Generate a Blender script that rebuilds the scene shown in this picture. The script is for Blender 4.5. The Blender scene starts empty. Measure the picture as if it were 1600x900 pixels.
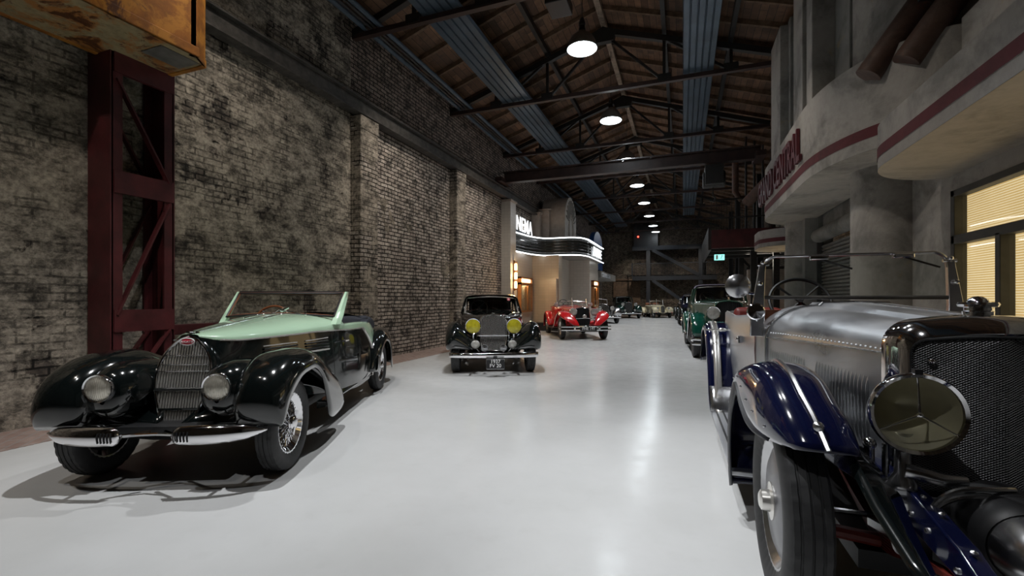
import bpy, bmesh, math, random
import numpy as np
from mathutils import Vector, Matrix
random.seed(7)
sc = bpy.context.scene
COL = sc.collection
PI = math.pi

# ---------------------------------------------------------------- camera
cam_d = bpy.data.cameras.new('camera')
cam = bpy.data.objects.new('camera', cam_d)
COL.objects.link(cam)
cam.location = (0, 0, 1.38)
cam.rotation_euler = (PI/2, 0, math.radians(20.58))
cam_d.sensor_width = 36.0
cam_d.lens = 711/1600*36
cam_d.shift_y = 18/1600
cam_d.clip_start = 0.05
cam_d.clip_end = 200
sc.camera = cam

# ---------------------------------------------------------------- exposure, world
sc.view_settings.view_transform = 'Standard'
sc.view_settings.look = 'None'
sc.view_settings.gamma = 1
sc.view_settings.use_curve_mapping = False
sc.view_settings.exposure = 0.0
sc.cycles.max_bounces = 7
sc.cycles.diffuse_bounces = 3
sc.cycles.glossy_bounces = 4
sc.cycles.transparent_max_bounces = 12
sc.cycles.sample_clamp_indirect = 6.0
sc.cycles.caustics_reflective = False
sc.cycles.caustics_refractive = False
world = bpy.data.worlds.new('world')
sc.world = world
world.use_nodes = True
world.node_tree.nodes['Background'].inputs[0].default_value = (0.75, 0.82, 1.0, 1)
world.node_tree.nodes['Background'].inputs[1].default_value = 0.012

# ---------------------------------------------------------------- lamps of the hall (track spots up at the trusses, plus added facade and end-wall washes)
def spot(name, loc, target, watts, ang=70, blend=0.6, col=(1, 0.98, 0.95), r=0.05):
    l = bpy.data.lights.new(name, 'SPOT')
    l.energy = watts; l.spot_size = math.radians(ang); l.spot_blend = blend
    l.color = col; l.shadow_soft_size = r
    o = bpy.data.objects.new(name, l); COL.objects.link(o)
    o.location = loc
    d = Vector(target) - Vector(loc)
    o.rotation_euler = d.to_track_quat('-Z', 'Y').to_euler()
    return o
COOL = (0.97, 0.985, 1.0)
WARM = (1.0, 0.91, 0.80)
SPOTS = [  # location, target, watts, cone, blend, colour, softness
    ((-2.5, 2.6, 7.0), (-2.5, 2.8, 0), 640, 88, 0.8, COOL, .05),
    ((-2.4, 5.6, 7.0), (-2.0, 5.6, 0), 480, 84, 0.8, COOL, .05),
    ((-1.9, 9.9, 7.0), (-1.7, 9.9, 0), 520, 84, 0.8, COOL, .05),
    ((-1.9, 14.2, 7.0), (-1.7, 14.2, 0), 520, 84, 0.8, COOL, .05),
    ((-1.9, 18.6, 7.0), (-1.7, 18.6, 0), 520, 84, 0.8, COOL, .05),
    ((-1.9, 22.9, 7.0), (-1.7, 22.9, 0), 520, 84, 0.8, COOL, .05),
    ((-1.9, 27.3, 7.0), (-1.7, 27.3, 0), 520, 84, 0.8, COOL, .05),
    ((-1.9, 31.6, 7.0), (-1.7, 31.6, 0), 480, 84, 0.8, COOL, .05),
    ((-1.9, 35.6, 7.0), (-1.7, 35.9, 0), 380, 80, 0.8, COOL, .05),
    # accents on the cars
    ((-3.0, -0.6, 6.8), (-3.6, 3.0, 0.5), 150, 40, 0.6, COOL, .04),
    ((-2.2, 4.6, 7.0), (-3.3, 8.2, 0.5), 380, 36, 0.6, COOL, .04),
    ((-1.6, 12.3, 7.0), (-3.2, 15.8, 0.5), 420, 36, 0.6, COOL, .04),
    ((-1.3, 5.2, 7.0), (0.8, 3.6, 0.9), 300, 44, 0.6, COOL, .04),
    ((-0.8, 8.0, 7.0), (0.9, 11.8, 0.5), 320, 36, 0.6, COOL, .04),
    ((-1.6, -1.6, 6.6), (0.9, 2.1, 0.7), 170, 34, 0.6, COOL, .04),
    # added wash that brightens the grey facade, no lamp known there
    ((-1.4, 8.4, 6.9), (2.8, 9.4, 2.0), 150, 52, 0.9, WARM, .1),
    ((-1.0, 5.0, 6.9), (2.8, 6.4, 2.0), 110, 52, 0.9, WARM, .1),
    # added spots to lift the end wall, not known fittings
    ((-2.5, 34.6, 6.9), (-3.6, 40.0, 1.4), 300, 58, 0.9, WARM, .1),
    ((0.6, 34.6, 6.9), (0.8, 40.0, 1.4), 240, 58, 0.9, WARM, .1),
    # wash on the brick wall
    ((-4.2, 3.6, 6.9), (-6.6, 5.6, 2.4), 190, 82, 0.9, WARM, .08),
    ((-4.0, 7.95, 6.9), (-6.6, 9.9, 2.2), 300, 78, 0.9, WARM, .08),
    ((-4.0, 12.3, 6.9), (-6.5, 14.3, 2.2), 300, 78, 0.9, WARM, .08),
    ((-4.2, -0.4, 6.6), (-6.6, 1.8, 2.4), 190, 85, 0.9, WARM, .08),
]
GAIN = 1.7
for i, a in enumerate(SPOTS):
    spot('track_or_added_spot', a[0], a[1], a[2]*GAIN, a[3], a[4], a[5], a[6])

# ---------------------------------------------------------------- materials
MATS = {}
def nodes(name):
    m = bpy.data.materials.new(name); m.use_nodes = True
    nt = m.node_tree
    b = nt.nodes['Principled BSDF']
    MATS[name] = m
    return m, nt, b
def N(nt, t, **kw):
    n = nt.nodes.new(t)
    for k, v in kw.items():
        if k in n.inputs: n.inputs[k].default_value = v
        else: setattr(n, k, v)
    return n
def L(nt, a, b): nt.links.new(a, b)
def c4(c): return (c[0], c[1], c[2], 1)
def coords(nt, kind='Object', scale=(1, 1, 1), rot=(0, 0, 0)):
    tc = N(nt, 'ShaderNodeTexCoord'); mp = N(nt, 'ShaderNodeMapping')
    mp.inputs['Scale'].default_value = scale; mp.inputs['Rotation'].default_value = rot
    L(nt, tc.outputs[kind], mp.inputs['Vector'])
    return mp.outputs['Vector']
def noise(nt, vec, scale, detail=4, rough=0.6, dist=0.0):
    n = N(nt, 'ShaderNodeTexNoise'); n.inputs['Scale'].default_value = scale
    n.inputs['Detail'].default_value = detail; n.inputs['Roughness'].default_value = rough
    n.inputs['Distortion'].default_value = dist
    L(nt, vec, n.inputs['Vector']); return n.outputs['Fac']
def ramp(nt, fac, stops):
    r = N(nt, 'ShaderNodeValToRGB'); e = r.color_ramp.elements
    while len(e) < len(stops): e.new(0.5)
    for i, (p, c) in enumerate(stops):
        e[i].position = p; e[i].color = c4(c) if not isinstance(c, (int, float)) else (c, c, c, 1)
    L(nt, fac, r.inputs['Fac']); return r.outputs['Color']
def mix(nt, fac, a, b, mode='MIX'):
    m = N(nt, 'ShaderNodeMix', data_type='RGBA', blend_type=mode)
    for s, v in ((0, fac), (6, a), (7, b)):
        if isinstance(v, (int, float)): m.inputs[s].default_value = v
        elif isinstance(v, tuple): m.inputs[s].default_value = c4(v)
        else: L(nt, v, m.inputs[s])
    return m.outputs[2]
def bump(nt, h, b, strength=0.3, dist=0.02):
    n = N(nt, 'ShaderNodeBump'); n.inputs['Strength'].default_value = strength; n.inputs['Distance'].default_value = dist
    L(nt, h, n.inputs['Height']); L(nt, n.outputs['Normal'], b.inputs['Normal'])
def plain(name, col, rough=0.5, metal=0.0, coat=0.0, var=0.12, vscale=6.0, bumps=0.0, spec=0.5):
    """simple procedural surface: base colour with a faint noise in colour and gloss"""
    m, nt, b = nodes(name)
    v = coords(nt); f = noise(nt, v, vscale, 5)
    lo = tuple(max(0, x*(1-var)) for x in col); hi = tuple(min(1, x*(1+var)) for x in col)
    L(nt, ramp(nt, f, [(0.3, lo), (0.7, hi)]), b.inputs['Base Color'])
    b.inputs['Roughness'].default_value = rough; b.inputs['Metallic'].default_value = metal
    b.inputs['Coat Weight'].default_value = coat; b.inputs['Coat Roughness'].default_value = 0.03
    b.inputs['Specular IOR Level'].default_value = spec
    if bumps: bump(nt, noise(nt, v, vscale*6, 4), b, bumps, 0.01)
    return m
def paint(name, col, rough=0.22): return plain(name, col, rough, 0, 1.0, 0.03, 2.0)
def emis(name, col, s):
    m, nt, b = nodes(name)
    b.inputs['Base Color'].default_value = c4(col); b.inputs['Emission Color'].default_value = c4(col)
    b.inputs['Emission Strength'].default_value = s; return m
def thin_glass(name, tint=(1, 1, 1), rough=0.02, amount=0.06):
    m, nt, b = nodes(name); nt.nodes.remove(b)
    out = nt.nodes['Material Output']
    t = N(nt, 'ShaderNodeBsdfTransparent'); t.inputs[0].default_value = c4(tint)
    g = N(nt, 'ShaderNodeBsdfGlossy'); g.inputs['Roughness'].default_value = rough
    fr = N(nt, 'ShaderNodeLayerWeight'); fr.inputs['Blend'].default_value = 0.5
    pw = N(nt, 'ShaderNodeMath', operation='POWER'); pw.inputs[1].default_value = 5.0
    L(nt, fr.outputs['Facing'], pw.inputs[0])
    ad = N(nt, 'ShaderNodeMath', operation='ADD'); ad.inputs[1].default_value = amount
    ad.use_clamp = True
    L(nt, pw.outputs[0], ad.inputs[0])
    mx = N(nt, 'ShaderNodeMixShader'); L(nt, ad.outputs[0], mx.inputs[0]); L(nt, t.outputs[0], mx.inputs[1]); L(nt, g.outputs[0], mx.inputs[2])
    L(nt, mx.outputs[0], out.inputs['Surface']); return m

def wall_mat(name, brick, mortar, plaster, cover, soot=0.5, axis='X', bw=0.27, bh=0.092, sootcol=(0.02, 0.019, 0.018)):
    """old wall: bricks along the wall, plaster patches over them, soot"""
    m, nt, b = nodes(name)
    tc = N(nt, 'ShaderNodeNewGeometry'); sp = N(nt, 'ShaderNodeSeparateXYZ'); L(nt, tc.outputs['Position'], sp.inputs[0])
    cb = N(nt, 'ShaderNodeCombineXYZ')
    ad = N(nt, 'ShaderNodeMath', operation='ADD'); L(nt, sp.outputs['X'], ad.inputs[0]); L(nt, sp.outputs['Y'], ad.inputs[1])
    L(nt, ad.outputs[0], cb.inputs[0]); L(nt, sp.outputs['Z'], cb.inputs[1])
    pos = tc.outputs['Position']
    # wobble the courses a little
    nz = N(nt, 'ShaderNodeTexNoise'); nz.inputs['Scale'].default_value = 3.0; L(nt, pos, nz.inputs['Vector'])
    wv = N(nt, 'ShaderNodeVectorMath', operation='MULTIPLY_ADD'); wv.inputs[1].default_value = (0.05, 0.03, 0)
    L(nt, nz.outputs['Color'], wv.inputs[0]); L(nt, cb.outputs[0], wv.inputs[2])
    br = N(nt, 'ShaderNodeTexBrick'); br.offset = 0.5
    br.inputs['Scale'].default_value = 1.0; br.inputs['Mortar Size'].default_value = 0.013
    br.inputs['Mortar Smooth'].default_value = 0.2; br.inputs['Bias'].default_value = 0.0
    br.inputs['Brick Width'].default_value = bw; br.inputs['Row Height'].default_value = bh
    br.inputs['Color1'].default_value = c4(brick[0]); br.inputs['Color2'].default_value = c4(brick[1]); br.inputs['Mortar'].default_value = c4(mortar)
    L(nt, wv.outputs[0], br.inputs['Vector'])
    n1 = noise(nt, pos, 0.8, 12, 0.72, 0.2); n2 = noise(nt, pos, 4.5, 12, 0.78); n3 = noise(nt, pos, 1.7, 12, 0.75, 0.4)
    n4 = noise(nt, pos, 22, 6, 0.7)
    st = N(nt, 'ShaderNodeMapping'); st.inputs['Scale'].default_value = (1, 0.8, 1.25); L(nt, pos, st.inputs['Vector'])
    n5 = noise(nt, st.outputs[0], 3.6, 14, 0.80, 0.2)
    brk = mix(nt, ramp(nt, n2, [(0.47, 0.0), (0.60, 0.9)]), br.outputs['Color'], sootcol)
    pl = ramp(nt, n5, [(0.37, tuple(x*0.14 for x in plaster)), (0.455, tuple(x*0.55 for x in plaster)), (0.515, plaster), (0.62, tuple(min(1, x*1.5) for x in plaster))])
    mask = ramp(nt, n1, [(max(0.0, 0.62-cover*0.3-0.01), 0.0), (0.62-cover*0.3+0.015, 1.0)])
    gh = mix(nt, ramp(nt, n3, [(0.46, 0.0), (0.54, 0.7)]), pl, mix(nt, br.outputs['Fac'], pl, tuple(x*0.12 for x in plaster)))
    col = mix(nt, mask, brk, gh)
    sm = ramp(nt, n3, [(0.60-soot*0.10, 0.0), (0.70-soot*0.08, 0.92)])
    col = mix(nt, mix(nt, 1.0, sm, ramp(nt, n4, [(0.35, 1.0), (0.65, 0.5)]), 'MULTIPLY'), col, sootcol)
    fine = ramp(nt, n4, [(0.35, (0.55, 0.55, 0.55)), (0.6, (1.12, 1.1, 1.08))])
    col = mix(nt, 0.9, col, fine, 'MULTIPLY')
    L(nt, col, b.inputs['Base Color'])
    b.inputs['Roughness'].default_value = 0.85; b.inputs['Specular IOR Level'].default_value = 0.25
    h1 = mix(nt, mask, mix(nt, br.outputs['Fac'], (0.55, 0.55, 0.55), (0.0, 0.0, 0.0)), (0.85, 0.85, 0.85))
    h = mix(nt, 0.4, h1, n2); h = mix(nt, 0.25, h, n4)
    bump(nt, h, b, 0.9, 0.03)
    return m

wall_mat('plaster_wall', ((0.12, 0.10, 0.085), (0.19, 0.165, 0.14)), (0.02, 0.018, 0.016), (0.34, 0.305, 0.255), 0.70, 0.62)
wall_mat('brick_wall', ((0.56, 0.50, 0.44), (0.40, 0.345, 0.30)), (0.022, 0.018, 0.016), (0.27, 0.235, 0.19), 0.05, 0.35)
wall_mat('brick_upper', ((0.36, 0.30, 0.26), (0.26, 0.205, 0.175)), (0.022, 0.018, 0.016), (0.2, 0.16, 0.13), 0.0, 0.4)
wall_mat('brick_dark', ((0.28, 0.22, 0.17), (0.18, 0.14, 0.11)), (0.03, 0.025, 0.02), (0.20, 0.17, 0.13), 0.3, 0.5)
wall_mat('pilaster_brick', ((0.46, 0.41, 0.36), (0.33, 0.285, 0.245)), (0.03, 0.026, 0.02), (0.30, 0.265, 0.22), 0.45, 0.4)

def floor_mat():
    m, nt, b = nodes('polished_floor')
    v = coords(nt)
    n = noise(nt, v, 0.7, 8, 0.6); n2 = noise(nt, v, 6.0, 6, 0.6)
    col = ramp(nt, n, [(0.35, (0.60, 0.605, 0.60)), (0.65, (0.67, 0.675, 0.675))])
    col = mix(nt, ramp(nt, n2, [(0.55, 0.0), (0.8, 0.25)]), col, (0.50, 0.50, 0.49))
    L(nt, col, b.inputs['Base Color'])
    L(nt, ramp(nt, n2, [(0.3, 0.16), (0.7, 0.26)]), b.inputs['Roughness'])
    b.inputs['Specular IOR Level'].default_value = 0.6
    bump(nt, noise(nt, v, 2.2, 3), b, 0.03, 0.02)
floor_mat()
def herringbone():
    m, nt, b = nodes('brick_paving')
    v = coords(nt, rot=(0, 0, PI/4))
    br = N(nt, 'ShaderNodeTexBrick'); br.inputs['Scale'].default_value = 1; br.inputs['Brick Width'].default_value = 0.22; br.inputs['Row Height'].default_value = 0.11
    br.inputs['Mortar Size'].default_value = 0.008
    br.inputs['Color1'].default_value = (0.26, 0.15, 0.12, 1); br.inputs['Color2'].default_value = (0.34, 0.23, 0.19, 1); br.inputs['Mortar'].default_value = (0.30, 0.28, 0.26, 1)
    L(nt, v, br.inputs['Vector'])
    L(nt, mix(nt, 0.4, br.outputs['Color'], ramp(nt, noise(nt, v, 7, 6), [(0.3, (0.14, 0.11, 0.1)), (0.7, (0.42, 0.35, 0.32))])), b.inputs['Base Color'])
    b.inputs['Roughness'].default_value = 0.6
    bump(nt, br.outputs['Fac'], b, -0.4, 0.01)
herringbone()
def planks(name, axis_rot, cols, w=0.16, l=2.6):
    m, nt, b = nodes(name)
    v = coords(nt, 'Object', rot=axis_rot)
    br = N(nt, 'ShaderNodeTexBrick'); br.offset = 0.37
    br.inputs['Scale'].default_value = 1; br.inputs['Brick Width'].default_value = l; br.inputs['Row Height'].default_value = w; br.inputs['Mortar Size'].default_value = 0.006
    for k, c in zip(('Color1', 'Color2', 'Mortar'), cols): br.inputs[k].default_value = c4(c)
    L(nt, v, br.inputs['Vector'])
    g = noise(nt, v, 3.0, 8, 0.7, 1.0); g2 = noise(nt, v, 0.9, 5, 0.6)
    col = mix(nt, 0.75, br.outputs['Color'], ramp(nt, g, [(0.3, (0.35, 0.33, 0.3)), (0.65, (1.2, 1.15, 1.1))]), 'MULTIPLY')
    col = mix(nt, ramp(nt, g2, [(0.5, 0.0), (0.7, 0.7)]), col, (0.03, 0.02, 0.014))
    L(nt, col, b.inputs['Base Color']); b.inputs['Roughness'].default_value = 0.75
    bump(nt, g, b, 0.4, 0.01)
planks('roof_boards', (0, 0, PI/2), ((0.22, 0.125, 0.072), (0.085, 0.047, 0.028), (0.015, 0.01, 0.008)))
plain('rafter_wood', (0.15, 0.095, 0.06), 0.8, var=0.5, bumps=0.3)
plain('ridge_wood', (0.28, 0.22, 0.17), 0.8, var=0.5, bumps=0.3)
plain('truss_steel', (0.016, 0.015, 0.014), 0.55, var=0.4)
plain('rail_steel', (0.055, 0.050, 0.045), 0.6, var=0.6, bumps=0.3)
plain('maroon_steel', (0.062, 0.010, 0.012), 0.5, var=0.5, vscale=3, bumps=0.15)
plain('brown_steel', (0.034, 0.018, 0.015), 0.5, var=0.5, vscale=3, bumps=0.15)
plain('gallery_steel', (0.016, 0.018, 0.023), 0.55, var=0.3)
plain('pipe_blue', (0.06, 0.09, 0.125), 0.45, var=0.25)
plain('duct_blue', (0.075, 0.105, 0.14), 0.33, 0.3, var=0.25, vscale=2)
plain('dark_pipe', (0.03, 0.028, 0.028), 0.5, var=0.4)
plain('lamp_enamel', (0.16, 0.145, 0.13), 0.4, var=0.3)
plain('lamp_white', (0.8, 0.85, 0.85), 0.4, var=0.02)
plain('black_plastic', (0.012, 0.012, 0.013), 0.45)
def rusty(name, base, rust, pale, amount):
    m, nt, b = nodes(name)
    v = coords(nt); n1 = noise(nt, v, 2.6, 10, 0.72, 0.5); n2 = noise(nt, v, 9, 6, 0.7); n3 = noise(nt, v, 2.2, 10, 0.7, 0.4)
    col = ramp(nt, n2, [(0.3, tuple(x*0.6 for x in base)), (0.6, base)])
    col = mix(nt, ramp(nt, n3, [(0.47, 0.0), (0.54, 0.85)]), col, pale)
    col = mix(nt, ramp(nt, n1, [(0.60-amount, 0.0), (0.66-amount, 1.0)]), col, mix(nt, n2, tuple(x*0.4 for x in rust), rust))
    L(nt, col, b.inputs['Base Color']); b.inputs['Roughness'].default_value = 0.6
    bump(nt, n1, b, 0.3, 0.01)
rusty('cab_orange', (0.30, 0.105, 0.012), (0.13, 0.045, 0.018), (0.45, 0.19, 0.025), 0.03)
rusty('cab_floor', (0.34, 0.27, 0.15), (0.13, 0.04, 0.012), (0.36, 0.13, 0.02), 0.09)
rusty('rust_pipe', (0.085, 0.045, 0.032), (0.22, 0.07, 0.025), (0.10, 0.06, 0.045), 0.02)
def stucco(name, col, dark, bumpy=0.15):
    m, nt, b = nodes(name)
    v = coords(nt); n1 = noise(nt, v, 1.3, 8, 0.65, 0.4); n2 = noise(nt, v, 9, 6, 0.7)
    c = ramp(nt, n1, [(0.36, tuple(x*0.8 for x in dark)), (0.52, col), (0.8, tuple(min(1, x*1.12) for x in col))])
    c = mix(nt, 0.5, c, ramp(nt, n2, [(0.3, (0.75, 0.74, 0.72)), (0.65, (1.05, 1.05, 1.05))]), 'MULTIPLY')
    n5 = noise(nt, v, 2.1, 4, 0.6, 1.0)
    c = mix(nt, ramp(nt, n5, [(0.66, 0.0), (0.75, 0.35)]), c, (0.42, 0.31, 0.12))
    L(nt, c, b.inputs['Base Color']); b.inputs['Roughness'].default_value = 0.8
    bump(nt, n2, b, bumpy, 0.01)
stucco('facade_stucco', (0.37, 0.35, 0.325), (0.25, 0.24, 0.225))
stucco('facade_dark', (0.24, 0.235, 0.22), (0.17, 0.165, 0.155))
stucco('soffit_stucco', (0.46, 0.42, 0.36), (0.34, 0.31, 0.27))
stucco('band_red', (0.115, 0.022, 0.028), (0.085, 0.018, 0.022))
plain('letter_red', (0.085, 0.012, 0.018), 0.5, var=0.3)
plain('window_frame', (0.045, 0.047, 0.045), 0.5, var=0.2)
plain('shutter_metal', (0.17, 0.165, 0.155), 0.45, 0.3, var=0.3)
def blinds():
    m, nt, b = nodes('lit_blinds')
    v = coords(nt)
    w = N(nt, 'ShaderNodeTexWave', wave_type='BANDS', bands_direction='Z'); w.inputs['Scale'].default_value = 12.0; w.inputs['Distortion'].default_value = 0.0
    L(nt, v, w.inputs['Vector'])
    n = noise(nt, v, 0.9, 3)
    c = ramp(nt, w.outputs['Fac'], [(0.0, (0.68, 0.44, 0.17)), (0.6, (0.80, 0.55, 0.24)), (0.97, (1.0, 0.84, 0.58))])
    c = mix(nt, 0.6, c, ramp(nt, n, [(0.3, (0.75, 0.72, 0.65)), (0.7, (1.15, 1.15, 1.1))]), 'MULTIPLY')
    b.inputs['Base Color'].default_value = (0.3, 0.2, 0.08, 1)
    L(nt, c, b.inputs['Emission Color']); b.inputs['Emission Strength'].default_value = 1.15
blinds()
def tiles(name, col, grout, w, h):
    m, nt, b = nodes(name)
    g = N(nt, 'ShaderNodeNewGeometry'); sp = N(nt, 'ShaderNodeSeparateXYZ'); L(nt, g.outputs['Position'], sp.inputs[0])
    ad = N(nt, 'ShaderNodeMath', operation='ADD'); L(nt, sp.outputs['X'], ad.inputs[0]); L(nt, sp.outputs['Y'], ad.inputs[1])
    cb = N(nt, 'ShaderNodeCombineXYZ'); L(nt, ad.outputs[0], cb.inputs[0]); L(nt, sp.outputs['Z'], cb.inputs[1])
    br = N(nt, 'ShaderNodeTexBrick'); br.offset = 0.0; br.inputs['Scale'].default_value = 1; br.inputs['Brick Width'].default_value = w; br.inputs['Row Height'].default_value = h
    br.inputs['Mortar Size'].default_value = 0.006; br.inputs['Color1'].default_value = c4(col); br.inputs['Color2'].default_value = c4(tuple(x*0.92 for x in col)); br.inputs['Mortar'].default_value = c4(grout)
    L(nt, cb.outputs[0], br.inputs['Vector']); L(nt, br.outputs['Color'], b.inputs['Base Color'])
    b.inputs['Roughness'].default_value = 0.28; bump(nt, br.outputs['Fac'], b, -0.2, 0.005)
tiles('tile_white', (0.52, 0.475, 0.415), (0.42, 0.38, 0.33), 0.16, 0.12)
tiles('tile_cream', (0.50, 0.42, 0.32), (0.40, 0.33, 0.25), 0.30, 0.12)
plain('plinth_black', (0.015, 0.015, 0.016), 0.3)
plain('tower_plaster', (0.34, 0.28, 0.235), 0.6, var=0.15)
plain('tower_panel', (0.33, 0.29, 0.25), 0.55, var=0.15)
plain('marquee_dark', (0.03, 0.034, 0.033), 0.25, var=0.3)
plain('marquee_soffit', (0.20, 0.185, 0.165), 0.6)
plain('sign_blue', (0.012, 0.05, 0.16), 0.4)
plain('oak', (0.30, 0.115, 0.032), 0.4, var=0.3)
emis('neon_white', (0.93, 0.97, 1.0), 3.2)
emis('letter_white', (0.95, 0.98, 1.0), 1.15)
emis('lamp_disc', (0.86, 0.95, 1.0), 3.5)
emis('warm_tube', (1.0, 0.66, 0.30), 7.0)
emis('case_lamp', (1.0, 0.72, 0.36), 7.0)
emis('exit_green', (0.30, 0.88, 0.80), 1.5)
emis('red_led', (1.0, 0.05, 0.03), 8.0)
plain('poster_paper', (0.42, 0.36, 0.28), 0.6, var=0.7, vscale=12)
plain('sign_text', (0.6, 0.62, 0.65), 0.5)

# car surfaces
plain('chrome', (0.82, 0.82, 0.84), 0.07, 1.0, 0, 0.02)
plain('brushed_steel', (0.55, 0.55, 0.56), 0.25, 1.0, 0, 0.1)
def alu():
    m, nt, b = nodes('polished_aluminium')
    v = coords(nt, scale=(1, 0.35, 1)); n = noise(nt, v, 3.5, 6, 0.6, 0.6); n2 = noise(nt, v, 40, 3)
    L(nt, ramp(nt, n, [(0.3, (0.60, 0.62, 0.66)), (0.7, (0.80, 0.81, 0.83))]), b.inputs['Base Color'])
    b.inputs['Metallic'].default_value = 1.0
    L(nt, ramp(nt, n, [(0.3, 0.27), (0.7, 0.42)]), b.inputs['Roughness'])
    bump(nt, n2, b, 0.03, 0.005)
alu()
paint('paint_black', (0.004, 0.006, 0.006), 0.12)
paint('paint_mint', (0.40, 0.57, 0.41), 0.25)
paint('paint_navy', (0.004, 0.006, 0.030), 0.12)
paint('paint_red', (0.52, 0.012, 0.016), 0.2)
paint('paint_green', (0.03, 0.075, 0.05), 0.2)
paint('paint_fender_green', (0.004, 0.06, 0.04), 0.15)
paint('paint_dark_green', (0.006, 0.028, 0.022), 0.15)
paint('paint_cream', (0.75, 0.68, 0.48), 0.25)
plain('rubber', (0.022, 0.022, 0.023), 0.62, var=0.25, vscale=20)
plain('black_trim', (0.006, 0.006, 0.007), 0.5)
plain('hood_cloth', (0.012, 0.014, 0.022), 0.85, var=0.3)
plain('purple_cloth', (0.10, 0.085, 0.12), 0.85, var=0.15)
plain('leather_red', (0.22, 0.035, 0.03), 0.45)
plain('leather_tan', (0.20, 0.07, 0.03), 0.5)
plain('wood_trim', (0.16, 0.05, 0.018), 0.3)
plain('badge_red', (0.5, 0.01, 0.03), 0.3)
plain('white_enamel', (0.85, 0.85, 0.85), 0.4, var=0.02)
plain('under_red', (0.16, 0.02, 0.012), 0.5)
plain('reflector', (0.72, 0.70, 0.62), 0.12, 1.0, 0, 0.05)
plain('reflector_olive', (0.62, 0.58, 0.42), 0.36, 0.55, 0, 0.1)
plain('guard_wire', (0.20, 0.20, 0.205), 0.4, 0.9)
plain('bar_chrome', (0.86, 0.84, 0.80), 0.24, 0.82, 0, 0.03)
plain('disc_grey', (0.22, 0.22, 0.235), 0.32, 0.7)
plain('amber', (0.7, 0.12, 0.01), 0.3)
def lens(name, col, metal=0.55):
    m, nt, b = nodes(name)
    v = coords(nt); n = noise(nt, v, 14, 3)
    L(nt, ramp(nt, n, [(0.3, tuple(x*0.6 for x in col)), (0.7, col)]), b.inputs['Base Color'])
    b.inputs['Metallic'].default_value = metal; b.inputs['Roughness'].default_value = 0.22; b.inputs['Coat Weight'].default_value = 1.0
    w = N(nt, 'ShaderNodeTexWave', wave_type='BANDS', bands_direction='X'); w.inputs['Scale'].default_value = 25; L(nt, v, w.inputs['Vector'])
    bump(nt, w.outputs['Fac'], b, 0.35, 0.01)
lens('lens_silver', (0.85, 0.80, 0.68)); lens('lens_yellow', (0.62, 0.55, 0.03), 0.2); lens('lens_clear', (0.75, 0.74, 0.70))
thin_glass('glass', (0.93, 0.95, 0.94))
thin_glass('lens_glass', (0.95, 0.95, 0.92), 0.01, 0.05)
def mesh_grille():
    m, nt, b = nodes('radiator_core')
    b.inputs['Base Color'].default_value = (0.006, 0.006, 0.007, 1); b.inputs['Roughness'].default_value = 0.6
mesh_grille()
# ---------------------------------------------------------------- geometry helpers
def pch(xs, ys, x):
    """monotone cubic interpolation, ys: (n,) or (n,k)"""
    xs = np.asarray(xs, float); ys = np.asarray(ys, float); x = np.asarray(x, float)
    one = ys.ndim == 1
    if one: ys = ys[:, None]
    h = np.diff(xs)[:, None]; d = np.diff(ys, axis=0)/h
    m = np.zeros_like(ys)
    if len(xs) > 2:
        a, b = d[:-1], d[1:]; w1 = 2*h[1:]+h[:-1]; w2 = h[1:]+2*h[:-1]
        with np.errstate(divide='ignore', invalid='ignore'):
            mm = (w1+w2)/(w1/a+w2/b)
        m[1:-1] = np.where(a*b > 0, mm, 0)
        m[0] = ((2*h[0]+h[1])*d[0]-h[0]*d[1])/(h[0]+h[1]); m[-1] = ((2*h[-1]+h[-2])*d[-1]-h[-1]*d[-2])/(h[-1]+h[-2])
    else: m[:] = d[0]
    i = np.clip(np.searchsorted(xs, x)-1, 0, len(xs)-2)
    t = ((x-xs[i])/(xs[i+1]-xs[i]))[:, None]; H = h[i]
    r = (2*t**3-3*t**2+1)*ys[i]+(t**3-2*t**2+t)*H*m[i]+(-2*t**3+3*t**2)*ys[i+1]+(t**3-t**2)*H*m[i+1]
    return r[:, 0] if one else r
def cat(P, n, closed=False):
    """Catmull-Rom curve through points, n samples"""
    P = np.asarray(P, float); k = len(P)
    if closed: idx = lambda i: P[i % k]; segs = k; ts = np.linspace(0, segs, n, endpoint=False)
    else: idx = lambda i: P[i] if 0 <= i < k else (2*P[0]-P[1] if i < 0 else 2*P[-1]-P[-2]); segs = k-1; ts = np.linspace(0, segs, n)
    out = []
    for t in ts:
        i = min(int(t), segs-1); u = t-i
        p0, p1, p2, p3 = idx(i-1), idx(i), idx(i+1), idx(i+2)
        out.append(0.5*(2*p1+(p2-p0)*u+(2*p0-5*p1+4*p2-p3)*u*u+(3*p1-p0-3*p2+p3)*u**3))
    return np.array(out)
def cumlen(P):
    P = np.asarray(P, float); return np.concatenate([[0], np.cumsum(np.linalg.norm(np.diff(P, axis=0), axis=1))])
def rotm(rx=0, ry=0, rz=0):
    from mathutils import Euler
    return Euler((rx, ry, rz)).to_matrix()
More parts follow.
